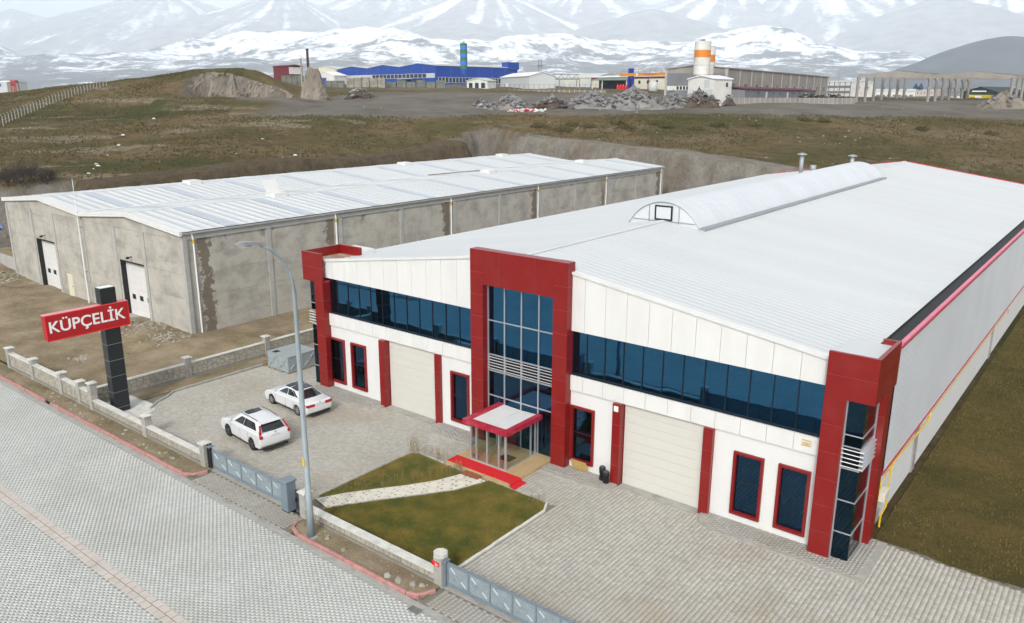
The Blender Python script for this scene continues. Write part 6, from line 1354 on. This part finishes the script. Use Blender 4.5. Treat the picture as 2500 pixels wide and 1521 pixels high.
# ================================================================ MOUNTAINS, HAZE
def mtn_mat(name, a1, a2, lo, hi, rock):
    t = NT(name); t.setin(t.b, Roughness=.95); t.b.inputs['Specular IOR Level'].default_value = .05
    kr = t.ramp(t.noise(.004, 7, .6), [(.35, tuple(Vector(rock)*.7)), (.65, tuple(Vector(rock)*1.3))])
    sn = t.attr('snow'); w1 = t.noise(.0034, 10, .7, (1, 1, 2.2)); w2 = t.noise(.015, 6, .7)
    f = t.math('ADD', t.math('ADD', sn, t.math('MULTIPLY', t.math('SUBTRACT', w1, .5), a1)), t.math('MULTIPLY', t.math('SUBTRACT', w2, .5), a2))
    t.l(t.mix(t.ramp(f, [(lo, 0.0), (hi, 1.0)]), kr, (.82, .84, .87)), t.b.inputs['Base Color']); return t.m
m_mtn = mtn_mat('snowy_hill', 1.7, .8, .40, .60, (.12, .118, .115)); m_far = mtn_mat('far_mountain', .9, .45, .40, .62, (.25, .225, .20))
def blur(H, n):
    for _ in range(n):
        H = (np.roll(H, 1, 0)+np.roll(H, -1, 0)+2*H)/4; H = (np.roll(H, 1, 1)+np.roll(H, -1, 1)+2*H)/4
    return H
def mountain(name, d0, d1, px0, px1, nl, nd, crest, snow, fs_, amp, seed, base=10, front=1.0, oct_=6):
    d = np.linspace(d0, d1, nd); px = np.linspace(px0, px1, nl); PX, Dm = np.meshgrid(px, d)
    L_ = (PX-1250)/F_PX*Dm; X = CAM.x+L_*RH.x+Dm*FH.x; Y = CAM.y+L_*RH.y+Dm*FH.y
    cx = [c[0] for c in crest]; ch = [(235-c[1])/F_PX*(d0*.3+d1*.7) for c in crest]
    env = np.interp(PX, cx, ch); u = (Dm-d0)/(d1-d0); rise = np.where(u < .7, (u/.7)**front, 1-(u-.7)*.7)
    wx = X+350*fbm(X*fs_*.8, Y*fs_*.8, 3); wy = Y+350*fbm(X*fs_*.8+9, Y*fs_*.8, 3)
    r1 = .6*fbm(wx*fs_*1.1+seed, wy*fs_*1.1, 5, .48)/.35 + .5*ridged(wx*fs_*.8+seed, wy*fs_*.8+seed*2, 4, .42)/1.9; r1 = (r1-r1.mean())/r1.std(); H = base+19+env*rise*(1+amp*r1)
    cv = blur(H, 6)-H; cv = cv/(cv.std()+1e-9)
    S = snow[0] + snow[1]*np.clip((H-base)/np.max(env), 0, 1) + snow[2]*np.clip(cv, -1.5, 1.5)
    i = np.arange(nl-1)[None]+(np.arange(nd-1)*nl)[:, None]; Fm = np.stack([i, i+1, i+1+nl, i+nl], -1).reshape(-1, 4)
    o = npmesh(name, np.stack([X, Y, H], -1).reshape(-1, 3), Fm, m_mtn, None, True); struct(o)
    o.data.attributes.new('snow', 'FLOAT', 'POINT').data.foreach_set('value', S.astype('f4').ravel())
    return o
mountain('snow_hills', 4600, 9800, -500, 3000, 520, 170, [(-500, 120), (0, 122), (250, 142), (450, 134), (640, 122), (900, 112), (1200, 120), (1330, 122), (1500, 120), (1700, 112), (1880, 106), (2050, 136), (2150, 138), (2300, 162), (3000, 170)], (.20, .46, .20), .0006, .13, 3.7)
# high massif: cones with gullies running down their flanks
PK = [(60, 40, 14500, .30, .2), (420, -5, 14000, .34, .55), (700, 0, 13000, .36, .5), (980, -25, 14500, .36, .6), (1180, -15, 13000, .38, .55), (1400, -30, 14800, .36, .7), (1130, 62, 11000, .26, -.8), (1580, 34, 11200, .30, -.9), (1760, -35, 14000, .38, .75), (1950, -40, 13600, .40, .9), (2130, -35, 13800, .38, .8), (2275, 2, 11400, .34, -.9), (2420, -35, 13800, .40, .8), (2640, -40, 14000, .40, .6), (760, 75, 11000, .20, -.6), (-300, 30, 14500, .3, .2), (2900, -40, 14000, .4, .5)]
d = np.linspace(9600, 16500, 230); px = np.linspace(-700, 3200, 720); PX, Dm = np.meshgrid(px, d); L_ = (PX-1250)/F_PX*Dm; X = CAM.x+L_*RH.x+Dm*FH.x; Y = CAM.y+L_*RH.y+Dm*FH.y
H = np.full(X.shape, 25.0)+300*sstep(11000, 15000, Dm); S = np.full(X.shape, .12)
for j, (pp, yy_, dd_, sl, sw) in enumerate(PK):
    c = at(pp, 235, dd_); hh = (235-yy_)/F_PX*dd_+19; ax = X-c.x; ay = Y-c.y; r0 = np.hypot(ax, ay); th = np.arctan2(ay, ax)
    r_ = r0*(1+.16*fbm(np.cos(th)*1.3+j*3.1, np.sin(th)*1.3+r0*.0003, 3)); gu = ridged(np.cos(th)*5+j*7.7, np.sin(th)*5+r0*.00035, 4)/1.9; gu = gu-.75
    hc_ = hh - sl*r_*(1-.18*np.exp(-r_/900)) + (95 if sw > 0 else 18)*gu*sstep(100, 1500, r_)
    sc_ = np.where(sw > 0, .18+sw*.42*np.clip((hc_-.42*hh)/(.58*hh), 0, 1) - .85*gu*sstep(0, 900, r_), -.35)
    S = np.where(hc_ > H, sc_, S); H = np.maximum(H, hc_)
i = np.arange(719)[None]+(np.arange(229)*720)[:, None]; Fm = np.stack([i, i+1, i+721, i+720], -1).reshape(-1, 4)
H = H+22*fbm(X*.003, Y*.003, 4)
o = npmesh('far_mountains', np.stack([X, Y, H], -1).reshape(-1, 3), Fm, m_far, None, True); struct(o); o.data.attributes.new('snow', 'FLOAT', 'POINT').data.foreach_set('value', S.astype('f4').ravel())
# dark dome-shaped hill on the right
dm = at(2440, 235, 4300); nA, nR = 90, 40; aa = np.linspace(0, 2*np.pi, nA); rr = np.linspace(0, 1, nR); Am, Rm = np.meshgrid(aa, rr); rad = 900.0
X = dm.x+np.cos(Am)*Rm*rad; Y = dm.y+np.sin(Am)*Rm*rad
H = 10+ (4300*140/F_PX+12)*(1-sstep(0, 1.25, Rm)**.82*1.0) + 26*fbm(X*.004, Y*.004, 5)*Rm
i = np.arange(nA-1)[None]+(np.arange(nR-1)*nA)[:, None]; Fm = np.stack([i, i+1, i+1+nA, i+nA], -1).reshape(-1, 4)
o = npmesh('dome_hill', np.stack([X, Y, H], -1).reshape(-1, 3), Fm, mtn_mat('dark_hill', 1.2, .5, .42, .55, (.05, .052, .058)), None, True); struct(o)
S = -.75+.35*(1-Rm) + .25*np.exp(-((Rm-.12)/.05)**2); o.data.attributes.new('snow', 'FLOAT', 'POINT').data.foreach_set('value', S.astype('f4').ravel())
# air
hz = MB().box(-26000, 26000, -26000, 26000, -20, 2150).build('haze', None, None); stuff(hz, 'pale blue mountain haze filling the far distance', 'haze')
hm = bpy.data.materials.new('haze_air'); hm.use_nodes = True; hm.node_tree.nodes.clear(); ho = hm.node_tree.nodes.new('ShaderNodeOutputMaterial'); hv = hm.node_tree.nodes.new('ShaderNodeVolumePrincipled')
hv.inputs['Color'].default_value = (.80, .90, 1.0, 1); hv.inputs['Density'].default_value = 1.0e-4; hv.inputs['Anisotropy'].default_value = -.15
hm.node_tree.links.new(hv.outputs[0], ho.inputs['Volume']); hz.data.materials.append(hm)
